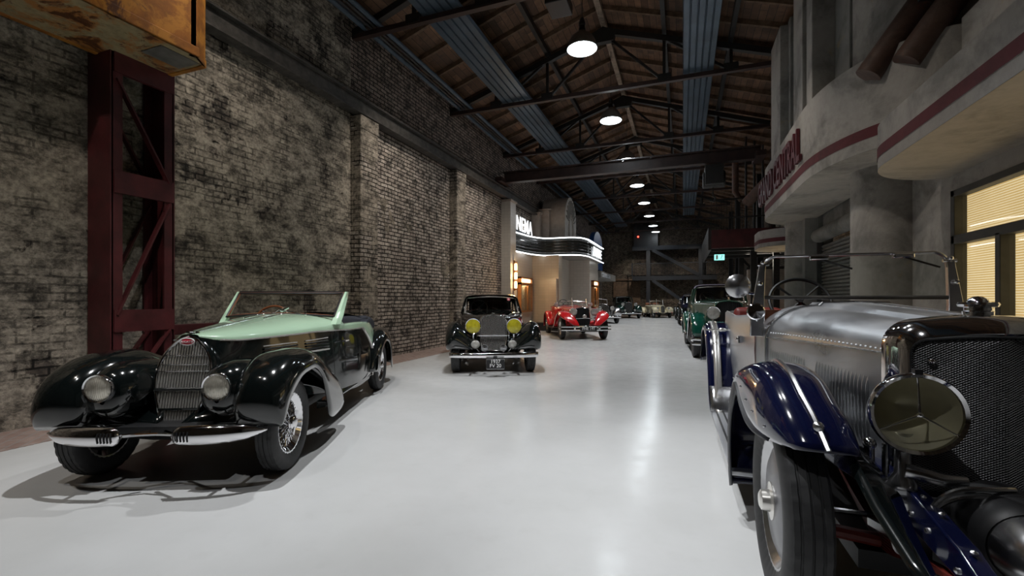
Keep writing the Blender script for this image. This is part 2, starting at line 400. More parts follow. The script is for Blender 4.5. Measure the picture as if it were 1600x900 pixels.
class MB:
    def __init__(s): s.v = []; s.f = []
    def add(s, V, F, T=None):
        o = len(s.v)
        if T is not None: V = [T @ Vector(p) for p in V]
        s.v.extend([tuple(p) for p in V]); s.f.extend([tuple(i+o for i in f) for f in F]); return s
    def box(s, c, d, r=None):
        x, y, z = d[0]/2, d[1]/2, d[2]/2
        V = [Vector((i*x, j*y, k*z)) for i in (-1, 1) for j in (-1, 1) for k in (-1, 1)]
        if r is not None: V = [r @ p for p in V]
        V = [p+Vector(c) for p in V]
        return s.add(V, [(0, 1, 3, 2), (4, 6, 7, 5), (0, 4, 5, 1), (2, 3, 7, 6), (0, 2, 6, 4), (1, 5, 7, 3)])
    def b2(s, a, b): return s.box([(a[i]+b[i])/2 for i in range(3)], [abs(b[i]-a[i]) for i in range(3)])
    def bar(s, a, b, w, h, up=(0, 0, 1)):
        a = Vector(a); b = Vector(b); d = b-a; l = d.length; d.normalize()
        u = Vector(up)
        if abs(u.dot(d)) > 0.98: u = Vector((1, 0, 0))
        x = d.cross(u).normalized(); z = x.cross(d)
        r = Matrix((x, d, z)).transposed()
        return s.box((a+b)/2, (w, l, h), r)
    def tube(s, P, r, n=8, caps=True, closed=False):
        P = [Vector(p) for p in P]; k = len(P)
        rr = r if hasattr(r, '__len__') else [r]*k
        rings = []; u = None
        for i in range(k):
            if closed: t = P[(i+1) % k]-P[i-1]
            else: t = P[min(i+1, k-1)]-P[max(i-1, 0)]
            t.normalize()
            if u is None:
                u = Vector((0, 0, 1)) if abs(t.z) < 0.9 else Vector((1, 0, 0))
            u = (u-t*u.dot(t)).normalized(); w = t.cross(u)
            rings.append([P[i]+(u*math.cos(2*PI*j/n)+w*math.sin(2*PI*j/n))*rr[i] for j in range(n)])
        return s.loft(rings, True, caps, closed)
    def cyl(s, a, b, r, n=16, r2=None):
        return s.tube([a, b], [r, r if r2 is None else r2], n)
    def loft(s, R, ring_closed=False, caps=False, closed=False):
        k = len(R); n = len(R[0]); V = [p for q in R for p in q]; F = []
        for i in range(k if closed else k-1):
            i2 = (i+1) % k
            for j in range(n if ring_closed else n-1):
                j2 = (j+1) % n
                F.append((i*n+j, i*n+j2, i2*n+j2, i2*n+j))
        if caps and not closed:
            F.append(tuple(range(n-1, -1, -1))); F.append(tuple((k-1)*n+j for j in range(n)))
        return s.add(V, F)
    def lathe(s, prof, o=(0, 0, 0), axis=(0, 1, 0), n=32, a0=0, a1=2*PI):
        """prof: (radius, height along axis)"""
        ax = Vector(axis).normalized(); u = Vector((0, 0, 1)) if abs(ax.z) < 0.9 else Vector((1, 0, 0))
        u = (u-ax*u.dot(ax)).normalized(); w = ax.cross(u); o = Vector(o)
        full = abs(a1-a0-2*PI) < 1e-6
        R = []
        for r, h in prof:
            R.append([o+ax*h+(u*math.cos(a0+(a1-a0)*j/(n if full else n-1))+w*math.sin(a0+(a1-a0)*j/(n if full else n-1)))*r for j in range(n)])
        return s.loft(R, full)
    def prism(s, poly, axis, a, b):
        """poly: 2-d outline; axis 'x': (y,z), 'y': (x,z), 'z': (x,y)"""
        n = len(poly)
        def P(p, t): return {'x': (t, p[0], p[1]), 'y': (p[0], t, p[1]), 'z': (p[0], p[1], t)}[axis]
        V = [P(p, a) for p in poly]+[P(p, b) for p in poly]
        F = [(i, (i+1) % n, (i+1) % n+n, i+n) for i in range(n)]+[tuple(range(n-1, -1, -1)), tuple(range(n, 2*n))]
        return s.add(V, F)
    def grid(s, G): return s.loft(G)
    def ball(s, c, r, n=12, sc_=(1, 1, 1)):
        prof = [(max(1e-4, r*math.sin(PI*i/n)), -r*math.cos(PI*i/n)) for i in range(n+1)]
        m = MB(); m.lathe(prof, (0, 0, 0), (0, 0, 1), 2*n)
        return s.add([(c[0]+p[0]*sc_[0], c[1]+p[1]*sc_[1], c[2]+p[2]*sc_[2]) for p in m.v], m.f)
    def build(s, name, mat, parent=None, smooth=True, angle=35, solid=0.0, bevel=0.0, sub=0, seg=2, off=0.0, recalc=True, kind=None, label=None):
        me = bpy.data.meshes.new(name)
        me.from_pydata(s.v, [], s.f); me.update()
        if recalc:
            bm = bmesh.new(); bm.from_mesh(me)
            bmesh.ops.remove_doubles(bm, verts=bm.verts, dist=1e-5)
            bmesh.ops.recalc_face_normals(bm, faces=bm.faces); bm.to_mesh(me); bm.free()
        me.materials.append(MATS[mat])
        if smooth:
            me.shade_smooth()
            me.set_sharp_from_angle(angle=math.radians(angle))
        o = bpy.data.objects.new(name, me); COL.objects.link(o)
        if parent is not None: o.parent = parent
        if sub:
            md = o.modifiers.new('s', 'SUBSURF'); md.levels = sub; md.render_levels = sub
        if solid:
            md = o.modifiers.new('t', 'SOLIDIFY'); md.thickness = solid; md.offset = off
        if bevel:
            md = o.modifiers.new('b', 'BEVEL'); md.width = bevel; md.segments = seg; md.limit_method = 'ANGLE'; md.angle_limit = math.radians(40)
            md.harden_normals = False
        if kind: o['kind'] = kind
        if label: o['label'] = label
        return o
def tag(o, label, cat_, group=None, kind=None):
    o['label'] = label; o['category'] = cat_
    if group: o['group'] = group
    if kind: o['kind'] = kind
    return o
def thing(name, loc, rz, label, cat_, group=None):
    o = bpy.data.objects.new(name, None); COL.objects.link(o)
    o.location = loc; o.rotation_euler = (0, 0, rz); o.empty_display_size = 0.2
    return tag(o, label, cat_, group)
def copy_tree(o, parent=None):
    c = o.copy(); COL.objects.link(c)
    if parent is not None: c.parent = parent
    for ch in [x for x in bpy.data.objects if x.parent == o and x != c]: copy_tree(ch, c)
    return c
def struct(m, name, mat, **k): return m.build(name, mat, kind='structure', **k)
def text_mesh(name, txt, size, mat, loc, rot, parent=None, depth=0.02, sx=1.0, align='LEFT', spacing=1.0, bold=0.0):
    cu = bpy.data.curves.new(name, 'FONT'); cu.body = txt; cu.size = size; cu.extrude = depth/2; cu.align_x = align; cu.align_y = 'BOTTOM_BASELINE'
    cu.space_character = spacing; cu.offset = bold
    t = bpy.data.objects.new(name, cu); COL.objects.link(t)
    dg = bpy.context.evaluated_depsgraph_get()
    me = bpy.data.meshes.new_from_object(t.evaluated_get(dg))
    bpy.data.objects.remove(t)
    me.name = name; me.materials.clear(); me.materials.append(MATS[mat])
    o = bpy.data.objects.new(name, me); COL.objects.link(o)
    o.location = loc; o.rotation_euler = rot; o.scale = (sx, 1, 1)
    if parent is not None: o.parent = parent
    return o
# ================================================================ the hall
XL, XR, YF, YB = -6.6, 4.3, -6.0, 40.0
RX, RZ, RS = -2.0, 8.98, 0.33           # ridge and roof slope (underside of the boards)
def deck_z(x): return RZ-RS*abs(x-RX)
struct(MB().b2((XL-0.4, YF, -0.25), (XR+0.4, YB+0.4, 0)), 'floor', 'polished_floor', smooth=False)
struct(MB().b2((XL, YF, 0.001), (-5.78, 16.3, 0.006)), 'trim_1', 'brick_paving', smooth=False)
# left wall: plaster part, brick bays, courses above the crane rail
struct(MB().b2((XL-0.4, YF, 0), (XL, 7.84, 7.5)), 'wall_left', 'plaster_wall', smooth=False)
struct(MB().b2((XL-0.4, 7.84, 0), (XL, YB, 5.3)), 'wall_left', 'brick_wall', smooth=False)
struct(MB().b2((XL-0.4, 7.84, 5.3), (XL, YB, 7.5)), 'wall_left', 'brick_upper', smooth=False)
for y in (7.84, 12.2, 20.9, 25.2, 29.6, 33.9):
    m = MB().b2((XL, y, 0), (-6.34, y+0.58, 5.0)); m.b2((XL, y-0.015, 5.0), (-6.325, y+0.595, 5.28))
    if y > 15: m = MB().b2((XL, y, 0), (-6.34, y+0.58, 5.28))
    struct(m, 'wall_left_pilaster', 'pilaster_brick', smooth=False, bevel=0.02)
struct(MB().prism([(XL-0.4, 0), (XR+0.4, 0), (XR+0.4, deck_z(XR+0.4)), (RX, RZ), (XL-0.4, deck_z(XL-0.4))], 'y', YB, YB+0.4), 'wall_back', 'brick_dark', smooth=False)
struct(MB().prism([(XL-0.4, 0), (XR+0.4, 0), (XR+0.4, deck_z(XR+0.4)), (RX, RZ), (XL-0.4, deck_z(XL-0.4))], 'y', YF-0.4, YF), 'wall_front', 'brick_dark', smooth=False)
struct(MB().b2((XR, YF, 0), (XR+0.4, YB, 7.5)), 'wall_right', 'brick_dark', smooth=False)
# roof boards on both slopes
for s, xe in ((-1, XL-0.5), (1, XR+0.5)):
    struct(MB().prism([(RX, RZ), (xe, deck_z(xe)), (xe, deck_z(xe)+0.05), (RX, RZ+0.05)], 'y', YF, YB), 'ceiling', 'roof_boards', smooth=False)
G_RAFT = 'timber rafters under the roof boards'
raft = {}
for s, xe in ((-1, XL), (1, XR)):
    m = MB(); m.bar((RX, 0, RZ-0.06), (xe, 0, deck_z(xe)-0.06), 0.07, 0.12)
    raft[s] = m
y = -0.4; k = 0
first = {}
while y < YB:
    for s in (-1, 1):
        if s not in first:
            o = raft[s].build('roof_rafter', 'rafter_wood', smooth=False); first[s] = o
        else:
            o = first[s].copy(); COL.objects.link(o)
        o.location = (0, y, 0)
        tag(o, ('brown timber rafter under the boards of the roof slope above the brick wall' if s < 0 else 'brown timber rafter under the boards of the roof slope above the grey facade'), 'rafter', G_RAFT+(' left slope' if s < 0 else ' right slope'))
    y += 0.87
o = MB().b2((RX-0.07, YF, RZ-0.24), (RX+0.07, YB, RZ-0.10)).build('ridge_beam', 'ridge_wood', smooth=False)
tag(o, 'pale timber ridge beam running along the peak of the roof', 'beam')
for i, (dx, nm) in enumerate(((-3.1, 'dark steel purlin on the slope above the brick wall, nearer the wall'), (-1.55, 'dark steel purlin on the slope above the brick wall, nearer the ridge'),
                  (1.55, 'dark steel purlin on the slope above the grey facade, nearer the ridge'), (3.1, 'dark steel purlin on the slope above the grey facade, nearer the facade'))):
    z = deck_z(RX+dx)-0.12
    o = MB().b2((RX+dx-0.05, YF, z-0.16), (RX+dx+0.05, YB, z)).build('roof_purlin', 'truss_steel', smooth=False)
    tag(o, nm, 'purlin')
# trusses
ORD = ['nearest to the camera', 'second from the camera', 'third from the camera', 'fourth from the camera', 'fifth from the camera', 'sixth from the camera', 'seventh from the camera', 'eighth from the camera', 'last before the end wall']
TZ = 6.98
def chord_z(x): return 8.57-0.33*abs(x-RX)
def truss(y, label):
    t = thing('roof_truss', (RX, y, TZ), 0, label, 'truss', 'steel trusses under the roof')
    def P(x, z): return (x-RX, 0, z-TZ)
    a, b = -6.6, 2.62
    MB().b2((a-RX, -0.06, -0.05), (b-RX, 0.06, 0.05)).build('tie_beam', 'brown_steel', t, False)
    for xe, nm in ((a, 'top_chord'), (b, 'top_chord')):
        m = MB(); m.bar(P(RX, 8.57), P(xe, chord_z(xe)), 0.13, 0.14); m.build(nm, 'truss_steel', t, False)
    for s in (-1, 1):
        for x in (1.55, 3.1):
            m = MB(); m.bar(P(RX+s*x, chord_z(RX+s*x)), P(RX+s*x, TZ), 0.07, 0.07); m.build('post', 'truss_steel', t, False)
        m = MB(); m.bar(P(RX, 8.50), P(RX+s*1.55, TZ), 0.07, 0.06); m.build('diagonal_strut', 'truss_steel', t, False)
        m = MB(); m.bar(P(RX+s*1.55, chord_z(RX+s*1.55)), P(RX+s*3.1, TZ), 0.07, 0.06); m.build('diagonal_strut', 'truss_steel', t, False)
        for x in (1.55, 3.1):
            m = MB(); m.b2((s*x-0.16, -0.075, -0.02), (s*x+0.16, 0.075, 0.16)); m.build('gusset_plate', 'truss_steel', t, False)
    m = MB(); m.prism([(-0.28, 8.25-TZ), (0.28, 8.25-TZ), (0.34, 8.5-TZ), (0, 8.66-TZ), (-0.34, 8.5-TZ)], 'y', -0.08, 0.08); m.build('apex_plate', 'truss_steel', t, False)
    return t
for i in range(9): truss(3.6+4.34*i, 'dark riveted steel roof truss with brown tie beam, '+ORD[i])
# pendant lamps
def pendant(y, label):
    t = thing('pendant_lamp', (RX, y, 6.68), 0, label, 'lamp', 'enamel pendant lamps in a row under the ridge')
    prof = [(0.315, 0), (0.320, 0.012), (0.312, 0.05), (0.285, 0.15), (0.22, 0.26), (0.13, 0.335), (0.085, 0.36), (0.07, 0.39)]
    sh = MB().lathe(prof, (0, 0, 0), (0, 0, 1), 40).build('shade', 'lamp_enamel', t)
    MB().lathe([(0.312, 0.004), (0.305, 0.05), (0.278, 0.145), (0.21, 0.25), (0.12, 0.32), (0.001, 0.33)], (0, 0, 0), (0, 0, 1), 40).build('reflector', 'lamp_white', sh)
    MB().lathe([(0.001, 0.075), (0.16, 0.08), (0.285, 0.085), (0.28, 0.10), (0.001, 0.14)], (0, 0, 0), (0, 0, 1), 40).build('diffuser', 'lamp_disc', t)
    MB().lathe([(0.07, 0.38), (0.072, 0.43), (0.06, 0.44), (0.06, 0.50), (0.07, 0.51), (0.07, 0.56), (0.04, 0.66), (0.001, 0.67)], (0, 0, 0), (0, 0, 1), 24).build('socket_housing', 'black_plastic', t)
    MB().cyl((0, 0, 0.66), (0, 0, deck_z(RX)-0.24-6.68), 0.008, 6).build('cord', 'black_plastic', t)
    l = bpy.data.lights.new('pendant_bulb', 'POINT'); l.energy = 28; l.shadow_soft_size = 0.12; l.color = (0.88, 0.95, 1.0)
    lo = bpy.data.objects.new('pendant_bulb', l); COL.objects.link(lo); lo.parent = t; lo.location = (0, 0, -0.03)
for i in range(8): pendant(9.55+4.12*i if i < 7 else 37.4, 'white-mouthed enamel pendant lamp hanging under the ridge, '+['nearest to the camera', 'second from the camera', 'third from the camera', 'fourth from the camera', 'fifth from the camera', 'sixth from the camera', 'seventh from the camera', 'farthest of the row'][i])
# blue ribbed heating strips lying on the ties
def strip(x0, x1, y0, y1, label):
    pts = []; n = 5; w = (x1-x0)/n
    for i in range(n):
        a = x0+i*w
        pts += [(a+0.004, 0), (a+0.02, -0.045), (a+w-0.02, -0.045), (a+w-0.004, 0)]
    top = [(x1, 0.03), (x0, 0.03)]
    o = MB().prism([(p[0], p[1]+7.12) for p in pts+top], 'y', y0, y1).build('heating_strip', 'duct_blue', smooth=False)
    tag(o, label, 'heating panel')
strip(-4.92, -4.05, -3, 36.5, 'long blue-grey ribbed heating strip over the cars by the brick wall')
strip(0.0, 0.72, -3, 33, 'long blue-grey ribbed heating strip on the facade side of the lamps')
for i, (x, z, r, mt, lb) in enumerate(((-6.3, 7.12, 0.055, 'pipe_blue', 'blue-grey pipe along the top of the brick wall, next to the wall'), (-5.95, 7.12, 0.05, 'pipe_blue', 'blue-grey pipe along the top of the brick wall, out from the wall'),
        (-6.16, 7.10, 0.03, 'dark_pipe', 'thin dark pipe between the two blue-grey pipes, wall side'), (-6.07, 7.12, 0.03, 'dark_pipe', 'thin dark pipe between the two blue-grey pipes, hall side'))):
    o = MB().cyl((x, -4, z), (x, YB, z), r, 10).build('ceiling_pipe', mt); tag(o, lb, 'pipe')
# crane rail and crane bridge
def ibeam(m, a, b, w, h, t=0.03):
    """along y or x"""
    ax = 0 if abs(b[0]-a[0]) > abs(b[1]-a[1]) else 1
    def bb(du0, du1, dz0, dz1):
        if ax == 1: m.b2((a[0]+du0, a[1], a[2]+dz0), (a[0]+du1, b[1], a[2]+dz1))
        else: m.b2((a[0], a[1]+du0, a[2]+dz0), (b[0], a[1]+du1, a[2]+dz1))
    bb(-w/2, w/2, 0, t); bb(-w/2, w/2, h-t, h); bb(-t/2, t/2, t, h-t)
    return m
o = ibeam(MB(), (-6.42, -4, 5.30), (-6.42, YB, 0), 0.22, 0.34).build('crane_rail_beam', 'rail_steel', smooth=False)
MB().b2((-6.45, -4, 5.64), (-6.39, YB, 5.70)).build('rail', 'rail_steel', o, False)
tag(o, 'dark steel crane rail beam running along the brick wall on the pilasters', 'beam')
t = thing('crane_bridge', (-1.9, 15.85, 5.70), 0, 'brown steel crane bridge girder spanning the hall under the trusses', 'crane')
ibeam(MB(), (-4.35, 0, 0.02), (4.15, 0, 0), 0.26, 0.40, 0.035).build('girder', 'brown_steel', t, False)
MB().cyl((-4.4, -0.1, 0.42), (4.1, -0.1, 0.42), 0.02, 6).build('cable', 'brushed_steel', t)
for s in (-4.4, 4.1): MB().b2((s-0.13, -0.5, 0.005), (s+0.13, 0.5, 0.16)).build('end_carriage', 'brown_steel', t, False)
for i in range(9): MB().b2((-3.6+0.9*i-0.02, -0.11, 0.36), (-3.6+0.9*i+0.02, -0.08, 0.44)).build('cable_clip', 'brushed_steel', t, False)
m = MB(); m.b2((2.55, -0.35, -0.7), (3.1, 0.3, -0.1)); m.cyl((2.5, 0, -0.5), (3.15, 0, -0.5), 0.26, 20); m.build('hoist', 'truss_steel', t, False, bevel=0.02)
m = MB(); m.cyl((2.8, 0, -0.7), (2.8, 0, -1.0), 0.02, 8); m.tube([(2.8, 0, -1.0), (2.88, 0, -1.1), (2.82, 0, -1.2), (2.72, 0, -1.16)], 0.025, 8); m.build('hook', 'truss_steel', t)
# lattice column under the crane rail
t = thing('lattice_column', (-6.35, 3.62, 0), 0, 'dark red riveted lattice column against the plaster wall behind the two-tone roadster', 'column')
y0, y1 = -0.34, 0.34
def legm(y, s):
    m = MB(); m.b2((-0.22, y-0.015, 0), (0.20, y+0.015, 5.29)); m.b2((0.17, y, 0), (0.20, y+s*0.11, 5.29)); m.b2((-0.22, y, 0), (-0.19, y+s*0.11, 5.29)); return m
legm(y0, 1).build('upright', 'maroon_steel', t, False); legm(y1, -1).build('upright', 'maroon_steel', t, False)
for z in (1.0, 2.62, 4.02):
    MB().b2((0.165, y0+0.02, z), (0.215, y1-0.0, z+0.26)).build('batten_plate', 'maroon_steel', t, False)
for x in (0.19, -0.19):
    for a, b in (((y0+.05, 3.95), (y1-.05, 2.85)), ((y1-.05, 2.6), (y0+.05, 1.2)), ((y0+.05, 5.2), (y1-.05, 4.3)), ((y0+.05, 0.15), (y1-.05, 1.0))):
        m = MB(); m.bar((x, a[0], a[1]), (x, b[0], b[1]), 0.02, 0.075, (1, 0, 0)); m.build('lattice_bar', 'maroon_steel', t, False)
MB().b2((-0.25, -0.46, 0), (0.30, 0.46, 0.05)).build('base_plate', 'maroon_steel', t, False)
o = MB().b2((-6.5, 4.1, 0.9), (-6.42, 7.1, 1.04)).build('guard_rail', 'maroon_steel', smooth=False, bevel=0.01)
for y in (4.4, 5.6, 6.8): MB().b2((-6.6, y, 0.0), (-6.5, y+0.08, 1.02)).build('rail_post', 'maroon_steel', o, False)
tag(o, 'low dark red steel rail on the plaster wall behind the two-tone roadster', 'rail')
# crane driver's cab, rusty orange
t = thing('crane_cab', (-5.9, 3.0, 4.25), 0, 'rusty orange crane driver cab hanging by the wall above the lattice column', 'crane cab')
x0, x1, ya, yb = -0.52, 0.52, -0.62, 0.93
zt = 1.45
fl = MB(); fl.prism([(x0, ya), (x1, ya), (x1, yb-0.2), (x1-0.14, yb), (x0+0.05, yb), (x0, yb-0.05)], 'z', 0.0, 0.035); fl = fl.build('floor_plate', 'cab_floor', t, False)
MB().b2((0.05, yb-0.52, -0.012), (0.40, yb-0.10, 0.0)).build('floor_hatch', 'shutter_metal', fl, False)
MB().b2((x1-0.02, ya, 0.03), (x1, yb-0.2, 0.85)).build('side_panel', 'cab_orange', t, False)
MB().b2((x1-0.025, ya, 0.0), (x1+0.02, yb-0.18, 0.11)).build('kick_rail', 'cab_orange', t, False, bevel=0.008)
MB().b2((x0-0.015, ya, -0.01), (x0+0.05, yb-0.05, 0.09)).build('kick_rail', 'cab_orange', t, False, bevel=0.008)
MB().b2((x0+0.05, yb-0.05, -0.01), (x1-0.14, yb+0.015, 0.09)).build('kick_rail', 'cab_orange', t, False, bevel=0.008)
m = MB(); m.prism([(x1, yb-0.2), (x1-0.14, yb), (x1-0.155, yb-0.01), (x1-0.02, yb-0.21)], 'z', 0.0, 1.5); m.build('corner_panel', 'cab_orange', t, False)
MB().b2((x0+0.05, yb-0.02, 0.03), (x1-0.14, yb, 0.8)).build('front_panel', 'cab_orange', t, False)
MB().b2((x0, ya, 0.03), (x0+0.02, yb-0.05, 1.5)).build('wall_panel', 'cab_orange', t, False)
for (px, py) in ((x1-0.03, ya+0.02), (x1-0.03, yb-0.24), (x1-0.17, yb-0.03), (x0+0.06, yb-0.03), (x0+0.03, ya+0.02)):
    MB().b2((px-0.03, py-0.03, 0.0), (px+0.03, py+0.03, 1.5)).build('corner_post', 'cab_orange', t, False)
MB().b2((x0-0.03, ya-0.03, 1.5), (x1+0.03, yb+0.03, 1.56)).build('roof_plate', 'cab_orange', t, False)
MB().b2((x0+0.08, yb-0.012, 0.82), (x1-0.16, yb-0.004, 1.48)).build('window_pane', 'glass', t, False)
for x in (x0+0.1, x1-0.1):
    MB().b2((x-0.03, 0.1, 1.5), (x+0.03, 0.2, 2.9)).build('hanger', 'cab_orange', t, False)
m = MB(); m.b2((x0-0.3, ya-0.9, 0.14), (x1-0.35, ya-0.02, 0.2)); m.b2((x0-0.3, ya-0.9, 0.14), (x0-0.22, ya-0.02, 0.30)); m.b2((x0-0.05, ya-0.9, 0.14), (x0+0.03, ya-0.02, 0.30)); m.build('landing', 'cab_orange', t, False)

# ---------------------------------------------------------------- gallery on the end wall
t = thing('steel_gallery', (-1.2, 38.6, 0), 0, 'dark steel gallery with railing and diagonal braces on the end wall', 'gallery')
for z in (3.28, 5.72):
    MB().b2((-2.7, -0.1, z-0.34), (3.66, 0.08, z)).build('edge_beam', 'gallery_steel', t, False)
    MB().b2((-2.7, 0.08, z-0.1), (3.66, 1.38, z-0.04)).build('deck', 'gallery_steel', t, False)
for x in (-1.44, 2.5):
    MB().b2((x-0.15, -0.05, 0), (x+0.15, 0.2, 5.72)).build('post', 'gallery_steel', t, False)
for a, b in (((-1.1, 5.4), (2.4, 3.3)), ((-1.1, 2.95), (1.3, 1.2))):
    m = MB(); m.bar((a[0], -0.05, a[1]), (b[0], -0.05, b[1]), 0.16, 0.26); m.build('brace', 'gallery_steel', t, False)
for k in range(40):
    x = -2.66+6.2*k/39
    MB().b2((x-0.014, -0.04, 3.28), (x+0.014, -0.02, 4.3)).build('baluster', 'gallery_steel', t, False)
MB().b2((-2.72, -0.06, 4.28), (3.66, 0.0, 4.34)).build('handrail', 'gallery_steel', t, False)
MB().b2((-2.76, -0.06, 3.28), (-2.66, 0.02, 4.4)).build('railing_post', 'gallery_steel', t, False)
MB().b2((-2.6, 0.2, 5.72), (-0.7, 1.3, 7.5)).build('equipment_box', 'black_plastic', t, False)
o = MB().ball((-3.45, 38.75, 6.55), 0.07, 8).build('indicator_light', 'red_led'); tag(o, 'small red indicator light glowing high up on the dark end wall', 'light')
o = thing('timber_gate', (-4.5, 39.95, 0), 0, 'brown timber gate in the end wall behind the dark green saloon', 'gate')
MB().b2((-1.0, -0.06, 0), (1.0, 0, 2.9)).build('door_leaf', 'rafter_wood', o, False)
for x in (-1.06, 1.06): MB().b2((x-0.07, -0.1, 0), (x+0.07, 0, 3.0)).build('door_post', 'rafter_wood', o, False)
MB().b2((-1.13, -0.1, 3.0), (1.13, 0, 3.14)).build('lintel', 'rafter_wood', o, False)

# ---------------------------------------------------------------- steel mezzanine beyond the grey facade
t = thing('steel_mezzanine', (2.4, 19.0, 0), 0, 'dark maroon steel mezzanine with railing beyond the grey facade', 'mezzanine')
MB().b2((-1.45, -1.3, 3.2), (1.8, -1.2, 3.85)).build('fascia', 'maroon_steel', t, False)
MB().b2((-1.55, -1.3, 3.15), (-1.45, 4.5, 3.95)).build('side_fascia', 'truss_steel', t, False)
MB().b2((-1.45, -1.2, 3.6), (1.8, 4.5, 3.75)).build('deck', 'truss_steel', t, False)
for y in (-0.2, 1.4, 3.0): MB().b2((-1.45, y, 3.2), (1.8, y+0.14, 3.6)).build('joist', 'truss_steel', t, False)
for i in range(20): MB().b2((-1.45+0.165*i-0.008, -1.27, 3.85), (-1.45+0.165*i+0.008, -1.25, 4.9)).build('baluster', 'truss_steel', t, False)
for z in (4.25, 4.9): MB().b2((-1.5, -1.28, z), (1.8, -1.22, z+0.05)).build('handrail', 'truss_steel', t, False)
for (x, y) in ((0.1, 0.3), (0.85, 0.3), (0.1, 4.2), (0.85, 4.2), (1.6, 2.2)):
    MB().b2((x-0.10, y-0.10, 0), (x+0.10, y+0.10, 3.6)).build('post', 'truss_steel', t, False)
m = MB(); m.bar((0.1, 4.2, 3.3), (1.6, 4.2, 1.4), 0.08, 0.1); m.bar((1.6, 4.2, 3.3), (0.1, 4.2, 1.4), 0.08, 0.1); m.build('cross_brace', 'truss_steel', t, False)
for j, (x, y) in enumerate(((3.3, 23.5), (2.9, 28.5), (3.0, 33.5))):
    o = thing('steel_column', (x, y, 0), 0, ['dark steel column beyond the mezzanine, nearest', 'dark steel column beyond the mezzanine, middle one', 'dark steel column beyond the mezzanine, nearest the end wall'][j], 'column')
    ib = MB(); ib.b2((-0.13, -0.13, 0), (-0.10, 0.13, deck_z(x)-0.1)); ib.b2((0.10, -0.13, 0), (0.13, 0.13, deck_z(x)-0.1)); ib.b2((-0.1, -0.02, 0), (0.1, 0.02, deck_z(x)-0.1)); ib.build('shaft', 'truss_steel', o, False)
    MB().b2((-0.2, -0.2, 0), (0.2, 0.2, 0.04)).build('base_plate', 'truss_steel', o, False)
# rusty pipes above the mezzanine
o = MB().tube([(2.9, 17.95, 6.45), (2.0, 17.95, 6.45), (1.75, 17.95, 6.3), (1.75, 17.95, 5.2), (1.9, 17.95, 4.95), (2.7, 17.95, 4.95), (2.9, 17.95, 4.75), (2.9, 17.95, 3.74)], 0.11, 14).build('bent_pipe', 'rust_pipe'); tag(o, 'bent rusty pipe above the mezzanine beside the grey facade', 'pipe')
for i, (dx, lb) in enumerate(((0, 'rusty slanting pipe over the mezzanine, nearer the lamps'), (0.45, 'rusty slanting pipe over the mezzanine, nearer the facade'))):
    o = MB().cyl((1.9+dx, 16.2, 4.45), (3.6+dx, 14.6, 6.2), 0.17, 16).build('slanting_pipe', 'rust_pipe'); tag(o, lb, 'pipe')
for j in range(4):
    o = MB().cyl((2.15+0.3*j, 18.5+0.2*j, 3.75), (2.15+0.3*j, 18.5+0.2*j, 7.3-0.12*j), 0.04, 8).build('riser_pipe', 'dark_pipe')
    tag(o, ['thin dark riser pipe on the mezzanine, first from the open end', 'thin dark riser pipe on the mezzanine, second from the open end', 'thin dark riser pipe on the mezzanine, third from the open end', 'thin dark riser pipe on the mezzanine, against the wall'][j], 'pipe')
o = MB().b2((1.05, 17.72, 2.78), (1.38, 17.76, 2.98)).build('exit_sign', 'exit_green', smooth=False)
MB().b2((1.20, 17.73, 2.98), (1.23, 17.75, 3.21)).build('hanger', 'truss_steel', o, False)
m = MB(); m.ball((1.30, 17.715, 2.93), 0.02, 6, (1, .3, 1)); m.bar((1.30, 17.715, 2.91), (1.27, 17.715, 2.85), 0.005, 0.02); m.bar((1.27, 17.715, 2.86), (1.31, 17.715, 2.80), 0.005, 0.015); m.bar((1.27, 17.715, 2.86), (1.22, 17.715, 2.81), 0.005, 0.015); m.b2((1.10, 17.712, 2.80), (1.17, 17.718, 2.96)); m.build('running_figure', 'white_enamel', o, False)
tag(o, 'glowing green exit sign hanging under the mezzanine', 'sign')
o = thing('display_cabinet', (3.4, 22.6, 0), 0, 'lit display cabinet with pale panels standing behind the mezzanine posts', 'cabinet')
MB().b2((-0.75, -0.25, 0), (0.75, 0.25, 0.5)).build('base', 'truss_steel', o, False)
for i in range(3): MB().b2((-0.72+0.5*i, -0.2, 0.5), (-0.28+0.5*i, 0.2, 2.7)).build('panel', 'lit_panel' if 'lit_panel' in MATS else 'tower_plaster', o, False)
MB().b2((-0.78, -0.27, 2.7), (0.78, 0.27, 2.8)).build('top', 'truss_steel', o, False)
l = bpy.data.lights.new('cabinet_lamp', 'AREA'); l.energy = 30; l.size = 1.2; l.color = (1, 0.9, 0.75)
lo = bpy.data.objects.new('cabinet_lamp', l); COL.objects.link(lo); lo.location = (3.0, 20.6, 3.1); lo.rotation_euler = (math.radians(-40), 0, 0)
# projector under the nearest ties
t = thing('ceiling_projector', (-2.1, 8.0, 6.62), 0, 'black box projector hanging from the roof truss over the floor', 'projector')
MB().b2((-0.2, -0.25, 0), (0.2, 0.25, 0.2)).build('housing', 'black_plastic', t, False, bevel=0.015)
MB().b2((-0.03, -0.03, 0.2), (0.03, 0.03, 0.36)).build('bracket', 'black_plastic', t, False)
MB().cyl((0.08, -0.28, 0.09), (0.08, -0.24, 0.09), 0.055, 16).build('lens', 'glass', t)
# ================================================================ grey railway-station facade on the facade side
WX = 2.95
fac = thing('station_facade', (WX, 9.0, 0), 0, 'grey plaster building front with rounded canopies and dark red bands', 'building')
def FP(x, y, z): return (x-WX, y-9.0, z)
def fb(m, a, b): return m.b2(FP(*a), FP(*b))
def box_part(name, mat, a, b, parent=None, **k): return fb(MB(), a, b).build(name, mat, parent or fac, False, **k)
